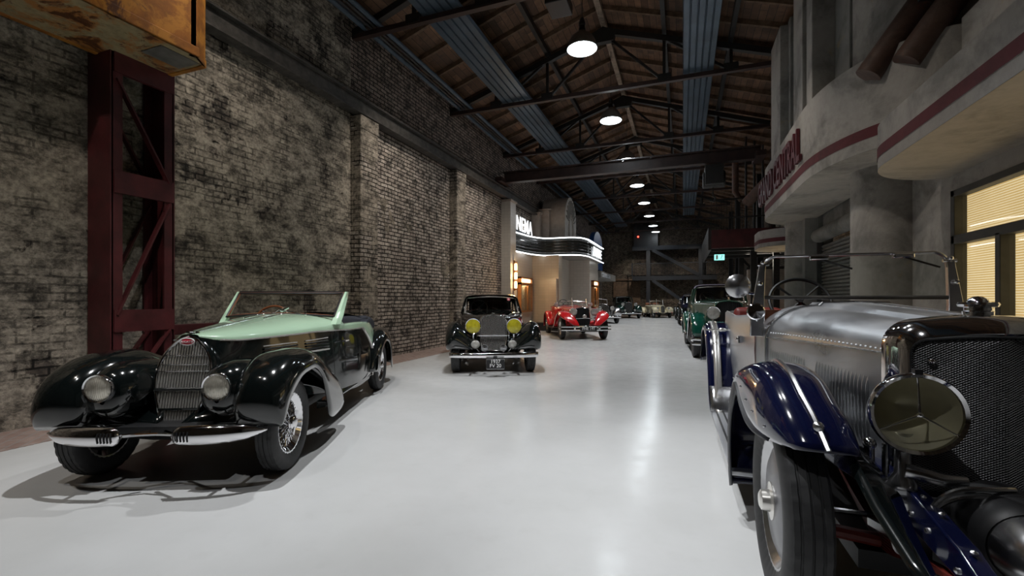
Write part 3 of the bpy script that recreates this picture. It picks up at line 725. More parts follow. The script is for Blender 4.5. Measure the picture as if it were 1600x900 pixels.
# wall pieces round window, shutter and lit strip window
WIN = (3.1, 6.78, 0.25, 2.64)
box_part('wall', 'facade_stucco', (WX, WIN[1], 0), (WX+0.3, 9.0, 4.5))
box_part('wall', 'facade_stucco', (WX, -3.0, WIN[3]), (WX+0.3, WIN[1], 4.5))
box_part('wall', 'facade_stucco', (WX, -3.0, 0), (WX+0.3, WIN[1], WIN[2]))
box_part('wall', 'facade_stucco', (WX, -3.0, WIN[2]), (WX+0.3, WIN[0], WIN[3]))
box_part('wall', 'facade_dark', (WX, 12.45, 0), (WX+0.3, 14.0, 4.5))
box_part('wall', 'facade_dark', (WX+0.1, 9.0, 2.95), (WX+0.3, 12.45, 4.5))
box_part('wall', 'facade_stucco', (WX, 14.0, 0), (WX+0.3, 14.15, 4.5))
box_part('wall', 'facade_stucco', (WX, 14.15, 2.7), (WX+0.3, 16.2, 4.5))
box_part('wall', 'facade_stucco', (WX, 15.9, 0), (WX+0.3, 16.2, 2.7))
box_part('parapet', 'facade_stucco', (WX, -3.0, 4.5), (WX+0.3, 6.6, 4.56))
# window with drawn blinds
w = box_part('window', 'lit_blinds', (WX+0.10, WIN[0], WIN[2]), (WX+0.14, WIN[1], WIN[3]))
fm = MB(); t_ = 0.07
for (ya, yb, za, zb) in ((WIN[0], WIN[1], WIN[3]-t_, WIN[3]), (WIN[0], WIN[1], WIN[2], WIN[2]+t_), (WIN[0], WIN[0]+t_, WIN[2], WIN[3]), (WIN[1]-t_, WIN[1], WIN[2], WIN[3]), (WIN[0], WIN[1], 2.02, 2.12), (5.90, 5.98, WIN[2], 2.05), (5.0, 5.1, WIN[2], 2.05), (4.1, 4.2, WIN[2], 2.05)):
    fb(fm, (WX-0.02, ya, za), (WX+0.10, yb, zb))
fm.build('window_frame', 'window_frame', w, False, bevel=0.006)
fb(MB(), (WX+0.05, WIN[0]+t_, WIN[2]+t_), (WX+0.056, WIN[1]-t_, WIN[3]-t_)).build('pane', 'glass', w, False)
w = box_part('window', 'lit_blinds', (WX+0.10, 14.15, 0.6), (WX+0.14, 15.9, 2.7))
fb(MB(), (WX+0.05, 14.15, 0.0), (WX+0.12, 15.9, 0.6)).build('sill_panel', 'window_frame', w, False)
for y in (14.15, 15.0, 15.85): fb(MB(), (WX-0.01, y, 0.6), (WX+0.10, y+0.06, 2.7)).build('mullion', 'window_frame', w, False)
# roller shutter
sh = MB()
pts = []
nz = 34
for i in range(nz):
    z = 0.02+i*2.62/nz; h = 2.62/nz
    pts += [(WX+0.10, z), (WX+0.065, z+h*0.3), (WX+0.065, z+h*0.65), (WX+0.10, z+h*0.95)]
sh.loft([[FP(p[0], 9.0, p[1]) for p in pts], [FP(p[0], 12.45, p[1]) for p in pts]])
sh.build('roller_shutter', 'shutter_metal', fac, False, solid=0.01)
MB().cyl(FP(WX+0.02, 9.0, 2.86), FP(WX+0.02, 12.45, 2.86), 0.16, 24).build('shutter_roll', 'facade_dark', fac)
box_part('shutter_guide', 'window_frame', (WX-0.02, 12.40, 0), (WX+0.10, 12.46, 2.8))
box_part('shutter_guide', 'window_frame', (WX-0.02, 9.0, 0), (WX+0.10, 9.06, 2.8))
# half-round columns
for (cx, cy, r) in ((2.90, 8.28, 0.50), (2.88, 13.25, 0.44)):
    MB().lathe([(r, 0), (r, 3.34)], FP(cx, cy, 0), (0, 0, 1), 48).build('column', 'facade_stucco', fac)
box_part('corner_strip', 'facade_stucco', (2.66, 8.80, 0), (2.95, 9.0, 3.32))
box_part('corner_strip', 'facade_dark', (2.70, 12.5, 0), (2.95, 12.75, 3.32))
# canopies
def canopy(outline, z0, z1, b0, b1, name):
    """outline: front edge in plan from the far wall end to the near wall end"""
    o2 = [(p[0]-WX, p[1]-9.0) for p in outline]
    c = MB().prism(o2, 'z', z0, z1).build(name, 'facade_stucco', fac, True, angle=30)
    P = np.array(o2); d = np.gradient(P, axis=0); nrm = np.stack([-d[:, 1], d[:, 0]], 1); nrm /= np.linalg.norm(nrm, axis=1)[:, None]
    cen = np.array([0.6, P[:, 1].mean()])
    sgn = np.sign(((P-cen)*nrm).sum(1).mean()); nrm *= sgn
    q = P+nrm*0.006
    MB().loft([[(a[0], a[1], z) for a in q] for z in (b0, b1)]).build('red_band', 'band_red', c, True, recalc=False)
    q2 = P-nrm*0.0
    V = [(a[0], a[1], z0-0.004) for a in q2]
    MB().add(V, [tuple(range(len(V)))]).build('soffit', 'soffit_stucco', c, False, recalc=False)
    return c
def arc(cx, cy, ax, ay, a0, a1, n): return [(cx+ax*math.cos(math.radians(a0+(a1-a0)*i/(n-1))), cy+ay*math.sin(math.radians(a0+(a1-a0)*i/(n-1)))) for i in range(n)]
sign_out = arc(2.95, 12.3, 1.10, 1.25, 90, 180, 14)+arc(2.95, 8.75, 1.10, 2.15, 180, 270, 26)
sg = canopy(sign_out, 3.30, 4.50, 3.46, 3.60, 'sign_canopy')
right_out = arc(2.95, 5.95, 0.94, 0.98, 90, 180, 18)+[(2.01, 5.0), (2.01, 3.5), (2.01, 1.5), (2.01, -1.0), (2.95, -1.0)]
canopy(right_out, 2.83, 3.31, 2.945, 3.06, 'window_canopy')
far_out = arc(2.95, 15.2, 0.95, 0.85, 90, 180, 16)+arc(2.95, 14.6, 0.95, 0.75, 180, 270, 12)
canopy(far_out, 2.84, 3.30, 2.95, 3.06, 'small_canopy')
# letters on the sign canopy (read from the far end to the near end)
text_mesh('sign_lettering', 'GRAND CENTRAL', 0.80, 'letter_red', FP(1.815, 13.05, 3.70), (PI/2, 0, -PI/2), sg, 0.05, 0.665, bold=0.012)
# fins and drum above the sign canopy
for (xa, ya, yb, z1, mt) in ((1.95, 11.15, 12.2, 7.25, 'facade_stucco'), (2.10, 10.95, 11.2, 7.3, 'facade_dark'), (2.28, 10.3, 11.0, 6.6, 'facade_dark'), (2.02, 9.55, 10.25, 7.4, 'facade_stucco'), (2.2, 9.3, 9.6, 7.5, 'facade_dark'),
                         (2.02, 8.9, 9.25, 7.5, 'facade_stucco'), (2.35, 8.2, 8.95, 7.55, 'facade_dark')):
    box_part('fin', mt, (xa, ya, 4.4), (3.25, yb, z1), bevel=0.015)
box_part('wall_recess', 'poster_paper', (2.16, 10.42, 4.6), (2.30, 10.9, 5.4))
dr = arc(3.3, 8.35, 0.92, 1.45, 90, 180, 10)+arc(3.3, 8.35, 0.92, 1.45, 180, 270, 16)
MB().prism([(p[0]-WX, p[1]-9.0) for p in dr], 'z', 4.4, 7.2).build('drum', 'facade_stucco', fac, True, angle=30)
# rusty pipes breaking out of the canopy top
for i, (dx, lb) in enumerate(((0.0, 'thick rusty pipe leaning out of the sign canopy, nearer the lamps'), (0.33, 'thick rusty pipe leaning out of the sign canopy, nearer the window'))):
    o = MB().cyl((2.20+dx*0.9, 7.0-dx*0.75, 4.22), (3.65+dx*0.9, 6.75-dx*0.75, 6.4), 0.15, 20).build('slanting_pipe', 'rust_pipe'); tag(o, lb, 'pipe')
o = MB().b2((2.62, 6.0, 4.92), (3.25, 6.9, 5.06)).build('pipe_bracket', 'black_trim', smooth=False); tag(o, 'black flat bracket across the two thick rusty pipes over the canopy', 'bracket')

# ================================================================ cinema front against the brick wall
cin = thing('cinema_facade', (-5.0, 19.0, 0), 0, 'pale tiled cinema front with curved neon marquee and sunburst tower', 'building')
def CP(x, y, z): return (x+5.0, y-19.0, z)
def cb_(m, a, b): return m.b2(CP(*a), CP(*b))
def cpart(name, mat, a, b, parent=None, **k): return cb_(MB(), a, b).build(name, mat, parent or cin, False, **k)
pil = cpart('corner_pillar', 'tile_white', (-6.6, 16.4, 0), (-6.22, 17.0, 5.18))
cb_(MB(), (-6.6, 16.35, 5.18), (-6.17, 17.05, 5.26)).build('pillar_cap', 'tower_plaster', pil, False, bevel=0.01)
cpart('side_wall', 'tile_white', (-6.6, 17.0, 0), (-6.38, 19.6, 3.35))
cpart('plinth', 'plinth_black', (-6.6, 17.0, 0), (-6.34, 19.6, 0.35))
cpart('entrance_wall', 'tile_cream', (-6.4, 19.6, 0), (-5.15, 20.2, 3.35))
cpart('entrance_wall', 'tile_cream', (-5.7, 19.35, 0), (-5.2, 19.7, 2.3))
cpart('plinth', 'plinth_black', (-6.4, 19.3, 0), (-5.1, 20.2, 0.35))
cpart('recess_wall', 'tile_white', (-5.6, 22.6, 0), (-4.35, 22.9, 3.35))
cpart('recess_wall', 'tile_white', (-5.6, 20.2, 0), (-5.4, 22.6, 3.35))
cpart('recess_wall', 'tile_white', (-4.6, 22.9, 0), (-4.35, 25.0, 3.35))
# marquee
path = [(-6.45, 17.0), (-6.36, 17.9), (-6.22, 18.9), (-5.9, 19.55), (-5.5, 19.72), (-5.0, 19.72), (-4.6, 19.78), (-4.28, 20.05), (-4.12, 20.6), (-4.08, 21.4), (-4.08, 24.8)]
fp = cat(path, 70)
plan = [(p[0]+5.0, p[1]-19.0) for p in fp]+[(-4.4+5.0+0.0, 24.8-19.0), (-6.55+5.0, 24.8-19.0), (-6.55+5.0, 17.0-19.0)]
mq = MB().prism(plan, 'z', 3.35, 4.12).build('marquee', 'marquee_dark', cin, True, angle=30)
MB().add([(a, b, 3.345) for a, b in plan], [tuple(range(len(plan)))]).build('soffit', 'marquee_soffit', mq, False, recalc=False)
P = np.array(plan[:70]); d = np.gradient(P, axis=0); nr = np.stack([d[:, 1], -d[:, 0]], 1); nr /= np.linalg.norm(nr, axis=1)[:, None]
for z in (3.35, 4.12):
    q = P+nr*0.05
    MB().tube([(a[0], a[1], z) for a in q], 0.026, 8).build('neon_tube', 'neon_white', mq)
for z in (3.48, 3.61, 3.74, 3.87, 4.0):
    q = P+nr*0.02
    MB().tube([(a[0], a[1], z) for a in q], 0.017, 6).build('chrome_strip', 'chrome', mq)
text_mesh('marquee_lettering', 'EMPIRE', 0.62, 'letter_white', CP(-3.96, 21.5, 3.47), (PI/2, 0, PI/2), mq, 0.03, 1.12, bold=0.004, spacing=1.06)
cb_(MB(), (-4.08, 21.3, 3.44), (-4.03, 24.5, 4.02)).build('letter_board', 'marquee_dark', mq, False)
o = text_mesh('roof_lettering', 'CINEMA', 0.86, 'letter_white', CP(-6.46, 16.95, 4.30), (PI/2, 0, PI/2), cin, 0.03, 0.86, bold=0.004, spacing=1.08)
cpart('letter_rail', 'duct_blue', (-6.55, 17.05, 4.20), (-6.44, 20.2, 4.27))
# stepped pilasters and sunburst tower
for (xa, xb, ya, yb, z1) in ((-6.6, -6.2, 20.15, 20.5, 5.35), (-6.5, -5.85, 20.5, 20.9, 5.55)):
    p_ = cpart('stepped_pilaster', 'tower_plaster', (xa, ya, 4.1), (xb, yb, z1), bevel=0.01)
    cb_(MB(), (xa, ya-0.05, z1), (xb+0.05, yb, z1+0.07)).build('pilaster_cap', 'tower_plaster', p_, False)
yc, hw, zs, zt = 21.9, 1.15, 5.2, 6.35
prof = [(yc-hw-19, 4.1)]+[(yc-19-hw*math.cos(PI*i/24), zs+(zt-zs)*math.sin(PI*i/24)) for i in range(25)]+[(yc+hw-19, 4.1)]
tw = MB().prism(prof, 'x', -1.3, -0.2).build('tower', 'tower_plaster', cin, True, angle=30)
MB().prism([(a+(0 if abs(a-(yc-19)) < 9 else 0), b) for a, b in prof], 'x', -0.2, -0.14).build('sunburst_panel', 'tower_panel', tw, True, angle=30)
cz = 5.0
for i in range(11):
    a = math.radians(18+144*i/10)
    r0, r1 = 0.55, 0.98+0.22*math.sin(a)
    m = MB(); m.bar((-0.125, yc-19+r0*math.cos(a)*0.95, cz+r0*math.sin(a)), (-0.125, yc-19+r1*math.cos(a)*0.95, cz+r1*math.sin(a)), 0.05, 0.07, (1, 0, 0)); m.build('sun_ray', 'marquee_soffit', tw, False)
for r in (0.5, 0.4):
    MB().tube([(-0.13, yc-19+r*0.95*math.cos(2*PI*i/36), 4.75+r*1.5*math.sin(2*PI*i/36)) for i in range(36)], 0.035, 8, closed=True).build('oval_ring', 'tower_panel', tw)
# lit poster cases, wall lamp
def poster_case(name, x, y0, y1, z0, z1, label, rz=0):
    t = thing(name, (x, y0, z0), rz, label, 'display case')
    w_, h_ = y1-y0, z1-z0
    b = MB()
    b.b2((0, 0, 0), (0.16, w_, 0.06)); b.b2((0, 0, h_-0.06), (0.16, w_, h_)); b.b2((0, 0, 0), (0.16, 0.07, h_)); b.b2((0, w_-0.07, 0), (0.16, w_, h_)); b.b2((0, 0, 0), (0.02, w_, h_)); b.b2((0, 0, h_-0.32), (0.16, w_, h_-0.24)); b.b2((0.10, w_*0.6-0.03, 0), (0.16, w_*0.6+0.03, h_-0.25))
    b.build('frame', 'oak', t, False)
    MB().b2((0.05, 0.2, h_-0.21), (0.13, w_-0.2, h_-0.08)).build('lamp_box', 'case_lamp', t, False)
    MB().b2((0.025, 0.09, 0.08), (0.03, w_*0.57, h_-0.34)).build('poster', 'poster_paper', t, False)
    MB().b2((0.025, w_*0.64, 0.08), (0.03, w_-0.09, h_-0.34)).build('poster', 'oak', t, False)
    MB().b2((0.14, 0.06, 0.06), (0.145, w_-0.06, h_-0.32)).build('pane', 'glass', t, False)
    l = bpy.data.lights.new('case_light', 'AREA'); l.energy = 9; l.size = 0.5; l.color = (1, 0.72, 0.4)
    lo = bpy.data.objects.new('case_light', l); COL.objects.link(lo); lo.parent = t; lo.location = (0.09, w_/2, h_-0.36)
    return t
poster_case('poster_case', -6.38, 17.62, 19.15, 0.85, 2.32, 'oak poster case with a lit header on the tiled side wall beside the wall lamp')
poster_case('poster_case', -4.35, 22.95, 24.3, 0.95, 2.35, 'oak poster case under the marquee behind the red roadster')
t = thing('wall_lamp', (-6.2, 16.75, 1.72), 0, 'glowing brass tube lamp on the tiled corner pillar', 'lamp')
for z in (0.10, 0.45, 0.80):
    MB().lathe([(0.001, 0), (0.05, 0.01), (0.055, 0.13), (0.05, 0.26), (0.001, 0.27)], (0.07, 0, z), (0, 0, 1), 16).build('glass_tube', 'warm_tube', t)
for z in (0.04, 0.40, 0.75, 1.1): MB().cyl((0.07, 0, z), (0.07, 0, z+0.045), 0.062, 16).build('brass_ring', 'oak', t)
MB().b2((-0.015, -0.05, 0.0), (0.02, 0.05, 1.2)).build('back_plate', 'oak', t, False)
l = bpy.data.lights.new('lamp_glow', 'POINT'); l.energy = 40; l.color = (1, 0.7, 0.38); l.shadow_soft_size = 0.1
lo = bpy.data.objects.new('lamp_glow', l); COL.objects.link(lo); lo.parent = t; lo.location = (0.32, 0.1, 0.6)
# blue round sign beyond the cinema
t = thing('shop_sign', (-4.55, 26.2, 3.3), 0, 'dark blue half-round sign with pale letters beyond the cinema marquee', 'sign')
MB().prism([(1.5*math.cos(PI*i/24), 0.95+1.0*math.sin(PI*i/24)) for i in range(25)]+[(-1.5, -0.2), (1.5, -0.2)], 'x', -0.25, 0.0).build('board', 'sign_blue', t, False)
text_mesh('lettering', 'TECHNO', 0.58, 'sign_text', (0.02, -1.15, 0.62), (PI/2, 0, PI/2), t, 0.03, 0.9)
t = thing('cafe_building', (-5.0, 29.0, 0), 0, 'dark shop front with a lettered canopy beyond the cinema', 'building')
MB().b2((-1.6, -3.8, 0), (-1.42, 4.0, 5.0)).build('wall', 'brick_dark', t, False)
c_ = MB().b2((-1.42, -2.5, 2.65), (0.55, 3.6, 3.05)).build('canopy', 'marquee_soffit', t, False)
text_mesh('lettering', 'COLONIAL CAFE', 0.36, 'sign_text', (0.56, -2.2, 2.72), (PI/2, 0, PI/2), c_, 0.03, 1.2)
for y in (-2.0, 1.2): MB().b2((-1.44, y, 0.2), (-1.38, y+1.6, 2.4)).build('shop_window', 'window_frame', t, False)
# ================================================================ motor-car building blocks (car frame: forward is -y, x across, z up)
def fender(st, name, mat, parent, side=1, n=46, m=22, e=0.8, solid=0.012, cp=0.5, ei=None):
    """st rows: crown y,z | inner lip y,z | outer lip y,z | x inner, x outer"""
    A = np.array(st, float); A = A.reshape(len(A), 8)
    s = cumlen(A[:, :2]); B = pch(s, A, np.linspace(0, s[-1], n))
    R = []
    for r in B:
        row = []
        xm, hx = (r[6]+r[7])/2, (r[7]-r[6])/2
        for j in range(m+1):
            a = PI*(1-j/m); c_, s_ = math.cos(a), math.sin(a)
            xc = r[6]+(r[7]-r[6])*cp; ee = e if ei is None or c_ >= 0 else ei
            x = xc+(xc-r[6] if c_ < 0 else r[7]-xc)*math.copysign(abs(c_)**ee, c_); b = abs(s_)**ee
            ly, lz = (r[2], r[3]) if j < m/2 else (r[4], r[5])
            row.append((side*x, ly+(r[0]-ly)*b, lz+(r[1]-lz)*b))
        R.append(row)
    return MB().loft(R).build(name, mat, parent, True, 50, solid=solid, off=-1.0 if side > 0 else -1.0)
def tyre_mesh(R, w, rr, tread='block', n=96):
    m = MB(); h = w/2
    pr = [(rr-0.004, -h*0.62), (rr+0.012, -h*0.78), (rr+(R-rr)*0.35, -h*0.98), (rr+(R-rr)*0.62, -h), (R-0.022, -h*0.90), (R-0.010, -h*0.80)]
    g = 0.007
    xs = [-0.74, -0.50, -0.46, -0.40, -0.36, -0.06, -0.03, 0.03, 0.06, 0.36, 0.40, 0.46, 0.50, 0.74]
    tr = []
    for i, x in enumerate(xs):
        groove = i in (2, 3, 6, 7, 10, 11)
        tr.append((R-(g if groove else 0)-0.008*x*x, x*h, groove))
    prof = [(a, b, False) for a, b in pr]+tr+[(a, -b, False) for a, b in reversed(pr)]
    rings = []
    for k in range(n):
        a = 2*PI*k/n; row = []
        for r, x, gr in prof:
            q = r
            if tread == 'block' and not gr and abs(x) > h*0.1 and abs(x) < h*0.82 and k % 3 == 0: q = r-0.006
            if tread == 'block' and r > R-0.03 and abs(x) > h*0.75 and k % 3 == 0: q = r-0.005
            row.append((x, q*math.sin(a), q*math.cos(a)))
        rings.append(row)
    return m.loft(rings, closed=True)
def wheel(parent, pos, R, w, rr, side, style='wire', steer=0.0, nsp=18, rimmat='chrome', tread='block', cap='chrome', n=96, spmat='chrome', lite=False):
    """wheel: rim mesh with tyre, spokes or disc, hub cap under it; side +1: outer face to +x"""
    h = w/2; S = side
    prof = [(rr-0.006, -h*0.72), (rr+0.016, -h*0.74), (rr+0.016, -h*0.66), (rr-0.012, -h*0.55), (rr-0.045, -h*0.2), (rr-0.045, h*0.2), (rr-0.012, h*0.55), (rr+0.016, h*0.66), (rr+0.016, h*0.74), (rr-0.006, h*0.72), (rr-0.022, h*0.55), (rr-0.055, h*0.2), (rr-0.055, -h*0.2), (rr-0.022, -h*0.55), (rr-0.006, -h*0.72)]
    o = MB().lathe(prof, (0, 0, 0), (1, 0, 0), 64 if not lite else 32).build('wheel', rimmat, parent)
    o.location = pos; o.rotation_euler = (0, 0, steer)
    tyre_mesh(R, w, rr, tread, n).build('tyre', 'rubber', o, True, 28)
    if style == 'wire':
        m = MB(); hr = 0.05
        for row, (hx, rx, off, ho) in enumerate(((h*0.75, h*0.15, 0.0, 1), (h*0.75, h*0.15, 0.5, -1), (-h*0.5, -h*0.1, 0.25, 1), (-h*0.5, -h*0.1, 0.75, -1), (h*0.2, h*0.30, 0.12, 1), (h*0.2, h*0.30, 0.62, -1))):
            for k in range(nsp):
                a = 2*PI*(k+off)/nsp; b = a+ho*0.55
                m.tube([(S*hx, hr*math.sin(b), hr*math.cos(b)), (S*rx, (rr-0.05)*math.sin(a), (rr-0.05)*math.cos(a))], 0.0032, 4, False)
        m.build('wire_spokes', spmat, o, False)
        MB().lathe([(0.055, -h), (0.06, h*0.8), (0.05, h*0.95), (0.001, h*0.97)], (0, 0, 0), (S, 0, 0), 24).build('hub', spmat, o)
        m = MB().lathe([(0.055, h*0.93), (0.06, h*1.0), (0.055, h*1.12), (0.03, h*1.25), (0.001, h*1.28)], (0, 0, 0), (S, 0, 0), 24)
        for q in (0, PI):
            m.box((S*h*1.08, 0.065*math.sin(q+0.5), 0.065*math.cos(q+0.5)), (0.02, 0.03, 0.07), rotm(-(q+0.5), 0, 0))
        m.build('knock_off_cap', cap, o)
    else:
        MB().lathe([(rr-0.03, h*0.35), (rr*0.7, h*0.62), (0.07, h*0.75), (0.001, h*0.76)], (0, 0, 0), (S, 0, 0), 48).build('disc_cover', style, o)
        MB().lathe([(0.085, h*0.72), (0.085, h*0.80), (0.05, h*0.86), (0.045, h*1.25), (0.03, h*1.35), (0.001, h*1.37)], (0, 0, 0), (S, 0, 0), 24).build('hub_cap', cap, o)
    MB().lathe([(0.001, -0.04), (rr*0.78, -0.04), (rr*0.78, 0.0), (0.001, 0.0)], (-S*h*0.3, 0, 0), (1, 0, 0), 32).build('brake_drum', 'truss_steel', o)
    return o
def headlamp(parent, pos, r, depth=0.17, lens_mat='lens_silver', shell='chrome', dirn=(0, -1, 0), name='headlamp', rim='chrome', n=40, bar=False, light_glass=False):
    """bowl behind a rim with lens; pos: centre of the lens plane"""
    d = Vector(dirn)
    prof = [(r*0.98, 0.0), (r*0.97, -0.02), (r*0.88, -depth*0.35), (r*0.70, -depth*0.65), (r*0.40, -depth*0.9), (0.001, -depth)]
    o = MB().lathe(prof, pos, d, n).build(name, shell, parent)
    MB().lathe([(r*1.0, -0.025), (r*1.05, -0.012), (r*1.055, 0.006), (r*1.02, 0.016), (r*0.94, 0.010), (r*0.93, -0.004)], pos, d, n).build('rim', rim, o)
    if light_glass:
        refl = [(r*0.93, -0.002), (r*0.85, -depth*0.28), (r*0.65, -depth*0.55), (r*0.35, -depth*0.78), (0.001, -depth*0.84)]
        MB().lathe(refl, pos, d, n).build('reflector', lens_mat, o)
        MB().lathe([(0.001, 0.014), (r*0.5, 0.012), (r*0.93, 0.003)], pos, d, n).build('lens', 'lens_glass', o)
    else:
        MB().lathe([(r*0.94, 0.002), (r*0.75, 0.016), (r*0.5, 0.024), (r*0.25, 0.029), (0.001, 0.030)], pos, d, n).build('lens', lens_mat, o)
    return o
def steering_wheel(parent, pos, r, tilt, mat='wood_trim'):
    m = MB(); R = rotm(tilt, 0, 0)
    pts = [Vector(pos)+R @ Vector((r*math.cos(a), r*math.sin(a), 0)) for a in [2*PI*i/40 for i in range(40)]]
    o = m.tube(pts, 0.014, 8, closed=True).build('steering_wheel', mat, parent)
    s = MB()
    for k in range(4):
        a = PI/4+PI/2*k
        s.tube([Vector(pos), Vector(pos)+R @ Vector((r*math.cos(a), r*math.sin(a), 0))], 0.009, 6)
    s.tube([Vector(pos)+R @ Vector((0, 0, 0.03)), Vector(pos)+R @ Vector((0, 0, -0.5))], 0.02, 8)
    s.build('spokes', 'black_trim', o)
    return o
def strip_along(P, r, name, mat, parent, n=6): return MB().tube(P, r, n).build(name, mat, parent)
def plate_text(parent, txt, size, loc, mat='white_enamel', sx=1.0):
    return text_mesh('plate_lettering', txt, size, mat, loc, (PI/2, 0, 0), parent, 0.006, sx, 'CENTER')
def arch(h0, h1, prof, n=24):
    """half-width profile [(z,w)] -> closed outline (x,z)"""
    z = np.array([p[0] for p in prof]); w = np.array([p[1] for p in prof])
    zz = np.linspace(z[0], z[-1], n); ww = np.maximum(pch(z, w, zz), 0)
    return [(a, b) for a, b in zip(ww, zz)]+[(-a, b) for a, b in reversed(list(zip(ww, zz))) if a > 1e-5]
# ================================================================ mint and black roadster
car = thing('roadster', (-3.70, 2.55, 0), math.radians(24.3), 'mint green and black vintage roadster with open top, parked by the plaster wall', 'car')
YS = [-0.07, 0.05, 0.25, 0.8, 1.3, 1.7, 2.2, 2.75, 3.3, 3.8, 4.2, 4.55]
WB = [0.07, 0.18, 0.26, 0.42, 0.57, 0.665, 0.70, 0.695, 0.64, 0.52, 0.36, 0.14]
WM = [0.20, 0.26, 0.31, 0.46, 0.61, 0.70, 0.745, 0.745, 0.70, 0.58, 0.42, 0.18]
WS = [0.16, 0.24, 0.32, 0.48, 0.62, 0.70, 0.73, 0.72, 0.66, 0.55, 0.40, 0.18]
ZB = [1.085, 1.045, 1.03, 1.03, 1.045, 1.07, 1.065, 1.045, 0.985, 0.83, 0.68, 0.52]
ZS = [0.50, 0.48, 0.46, 0.42, 0.36, 0.30, 0.27, 0.27, 0.32, 0.36, 0.40, 0.44]
ZT = [1.105, 1.118, 1.135, 1.175, 1.212, 1.225]
def f1(v, y): return float(pch(YS, v, [y])[0])
def side_x(y, u):
    """u: 0 at belt, 1 at sill"""
    a, b, c_ = f1(WB, y), f1(WM, y), f1(WS, y)
    return a*(1-u)*(1-2*u)+4*b*u*(1-u)+c_*u*(2*u-1)
def ut(y): q = min(1, max(0, (y-1.0)/0.9)); return 0.072*q*q*(3-2*q)
# body shell in mint
for s in (-1, 1):
    R = []
    for y in np.linspace(-0.07, 4.55, 60):
        zb, zs = f1(ZB, y), f1(ZS, y)
        R.append([(s*side_x(y, u), y, zb+(zs-zb)*u) for u in np.linspace(0, 1, 14)])
    MB().loft(R).build('body_side', 'paint_mint', car, True, 60)
    # black flank with curved rear edge
    R = []
    for u in np.linspace(0, 1, 20):
        yr = 2.40+0.52*(1-(1-u)**2.6)
        row = []
        for y in np.linspace(-0.075, yr, 44):
            zb, zs = f1(ZB, y), f1(ZS, y); v = ut(y)+(1-ut(y))*u
            row.append((s*(side_x(y, v)+0.007), y, zb+(zs-zb)*v-0.004))
        R.append(row)
    fl = MB().loft(R).build('flank_panel', 'paint_black', car, True, 60)
    P = [(s*(side_x(y, ut(y))+0.012), y, f1(ZB, y)+(f1(ZS, y)-f1(ZB, y))*ut(y)) for y in np.linspace(0.03, 2.40, 30)]
    for u in np.linspace(0.0, 1, 18)[1:]:
        y = 2.40+0.52*(1-(1-u)**2.6); zb, zs = f1(ZB, y), f1(ZS, y)
        v = ut(y)+(1-ut(y))*u; P.append((s*(side_x(y, v)+0.012), y, zb+(zs-zb)*v))
    strip_along(P, 0.0085, 'belt_moulding', 'bar_chrome', car)
    for (ya, yb) in ((0.42, 0.86), (0.98, 1.34)):
        for k in range(5):
            u = 0.13+0.045*k
            P = []
            for y in np.linspace(ya, yb, 8):
                zb, zs = f1(ZB, y), f1(ZS, y); P.append((s*(side_x(y, u)+0.012), y, zb+(zs-zb)*u))
            strip_along(P, 0.010 if k else 0.006, 'louvre', 'bar_chrome' if k in (0, 4) else 'paint_black', fl)
    # door shut line and handle
    P = []
    for (y, u) in ((1.42, 0.06), (1.42, 0.5), (1.44, 0.86), (1.55, 0.93), (2.3, 0.93), (2.55, 0.86), (2.66, 0.65), (2.62, 0.4)):
        zb, zs = f1(ZB, y), f1(ZS, y); P.append((s*(side_x(y, u)+0.006), y, zb+(zs-zb)*u))
    strip_along(cat(P, 40), 0.004, 'door_gap', 'black_trim', fl, 4)
    y = 1.56; zb = f1(ZB, y)
    m = MB(); m.tube([(s*0.70, y, 0.90), (s*0.735, y, 0.90)], 0.012, 8); m.tube([(s*0.735, y-0.02, 0.90), (s*0.738, y+0.10, 0.90)], 0.010, 8); m.build('door_handle', 'chrome', fl)
    m = MB(); m.prism([(s*0.69, 0.26), (s*0.74, 0.30), (s*0.74, 0.33), (s*0.60, 0.33), (s*0.60, 0.24)], 'y', 1.0, 2.85); m.build('sill', 'paint_black', car, False, bevel=0.02)
# bonnet and cowl
R = []
for y in np.linspace(-0.07, 1.72, 36):
    zt = float(pch(YS[:6], ZT, [y])[0]); zb = f1(ZB, y); xb = f1(WB, y)
    R.append([(xb*math.sin(a), y, zb+(zt-zb)*math.cos(a)**0.9 if math.cos(a) > 0 else zb) for a in np.linspace(-PI/2, PI/2, 25)])
bon = MB().loft(R).build('bonnet', 'paint_mint', car, True, 60)
strip_along([(0, y, float(pch(YS[:6], ZT, [y])[0])+0.003) for y in np.linspace(-0.05, 1.40, 16)], 0.008, 'hinge', 'chrome', bon)
for s in (-1, 1):
    for k in range(14):
        y = 0.95+0.035*k; MB().ball((s*0.10, y, float(pch(YS[:6], ZT, [y])[0])+0.0), 0.011, 5).build('vent_stud', 'chrome', bon)
# cockpit rim, rear deck
for s in (-1, 1):
    R = []
    for y in np.linspace(1.70, 2.85, 20):
        xb, zb = f1(WB, y), f1(ZB, y)
        R.append([(s*xb, y, zb), (s*(xb-0.02), y, zb+0.018), (s*(xb-0.07), y, zb+0.022), (s*(xb-0.10), y, zb+0.0), (s*(xb-0.11), y, zb-0.35)])
    MB().loft(R).build('cockpit_rim', 'paint_mint', car, True, 60)
R = []
for y in np.linspace(2.80, 4.56, 30):
    xb, zb = f1(WB, y), f1(ZB, y); cr = 0.16*max(0.02, (4.62-y)/1.8)**0.6
    R.append([(xb*math.sin(a), y, zb+cr*max(0, math.cos(a))) for a in np.linspace(-PI/2, PI/2, 21)])
MB().loft(R).build('rear_deck', 'paint_mint', car, True, 60)
m = MB(); m.b2((-0.58, 1.75, 0.35), (0.58, 2.9, 0.42)); m.build('cockpit_floor', 'black_trim', car, False)
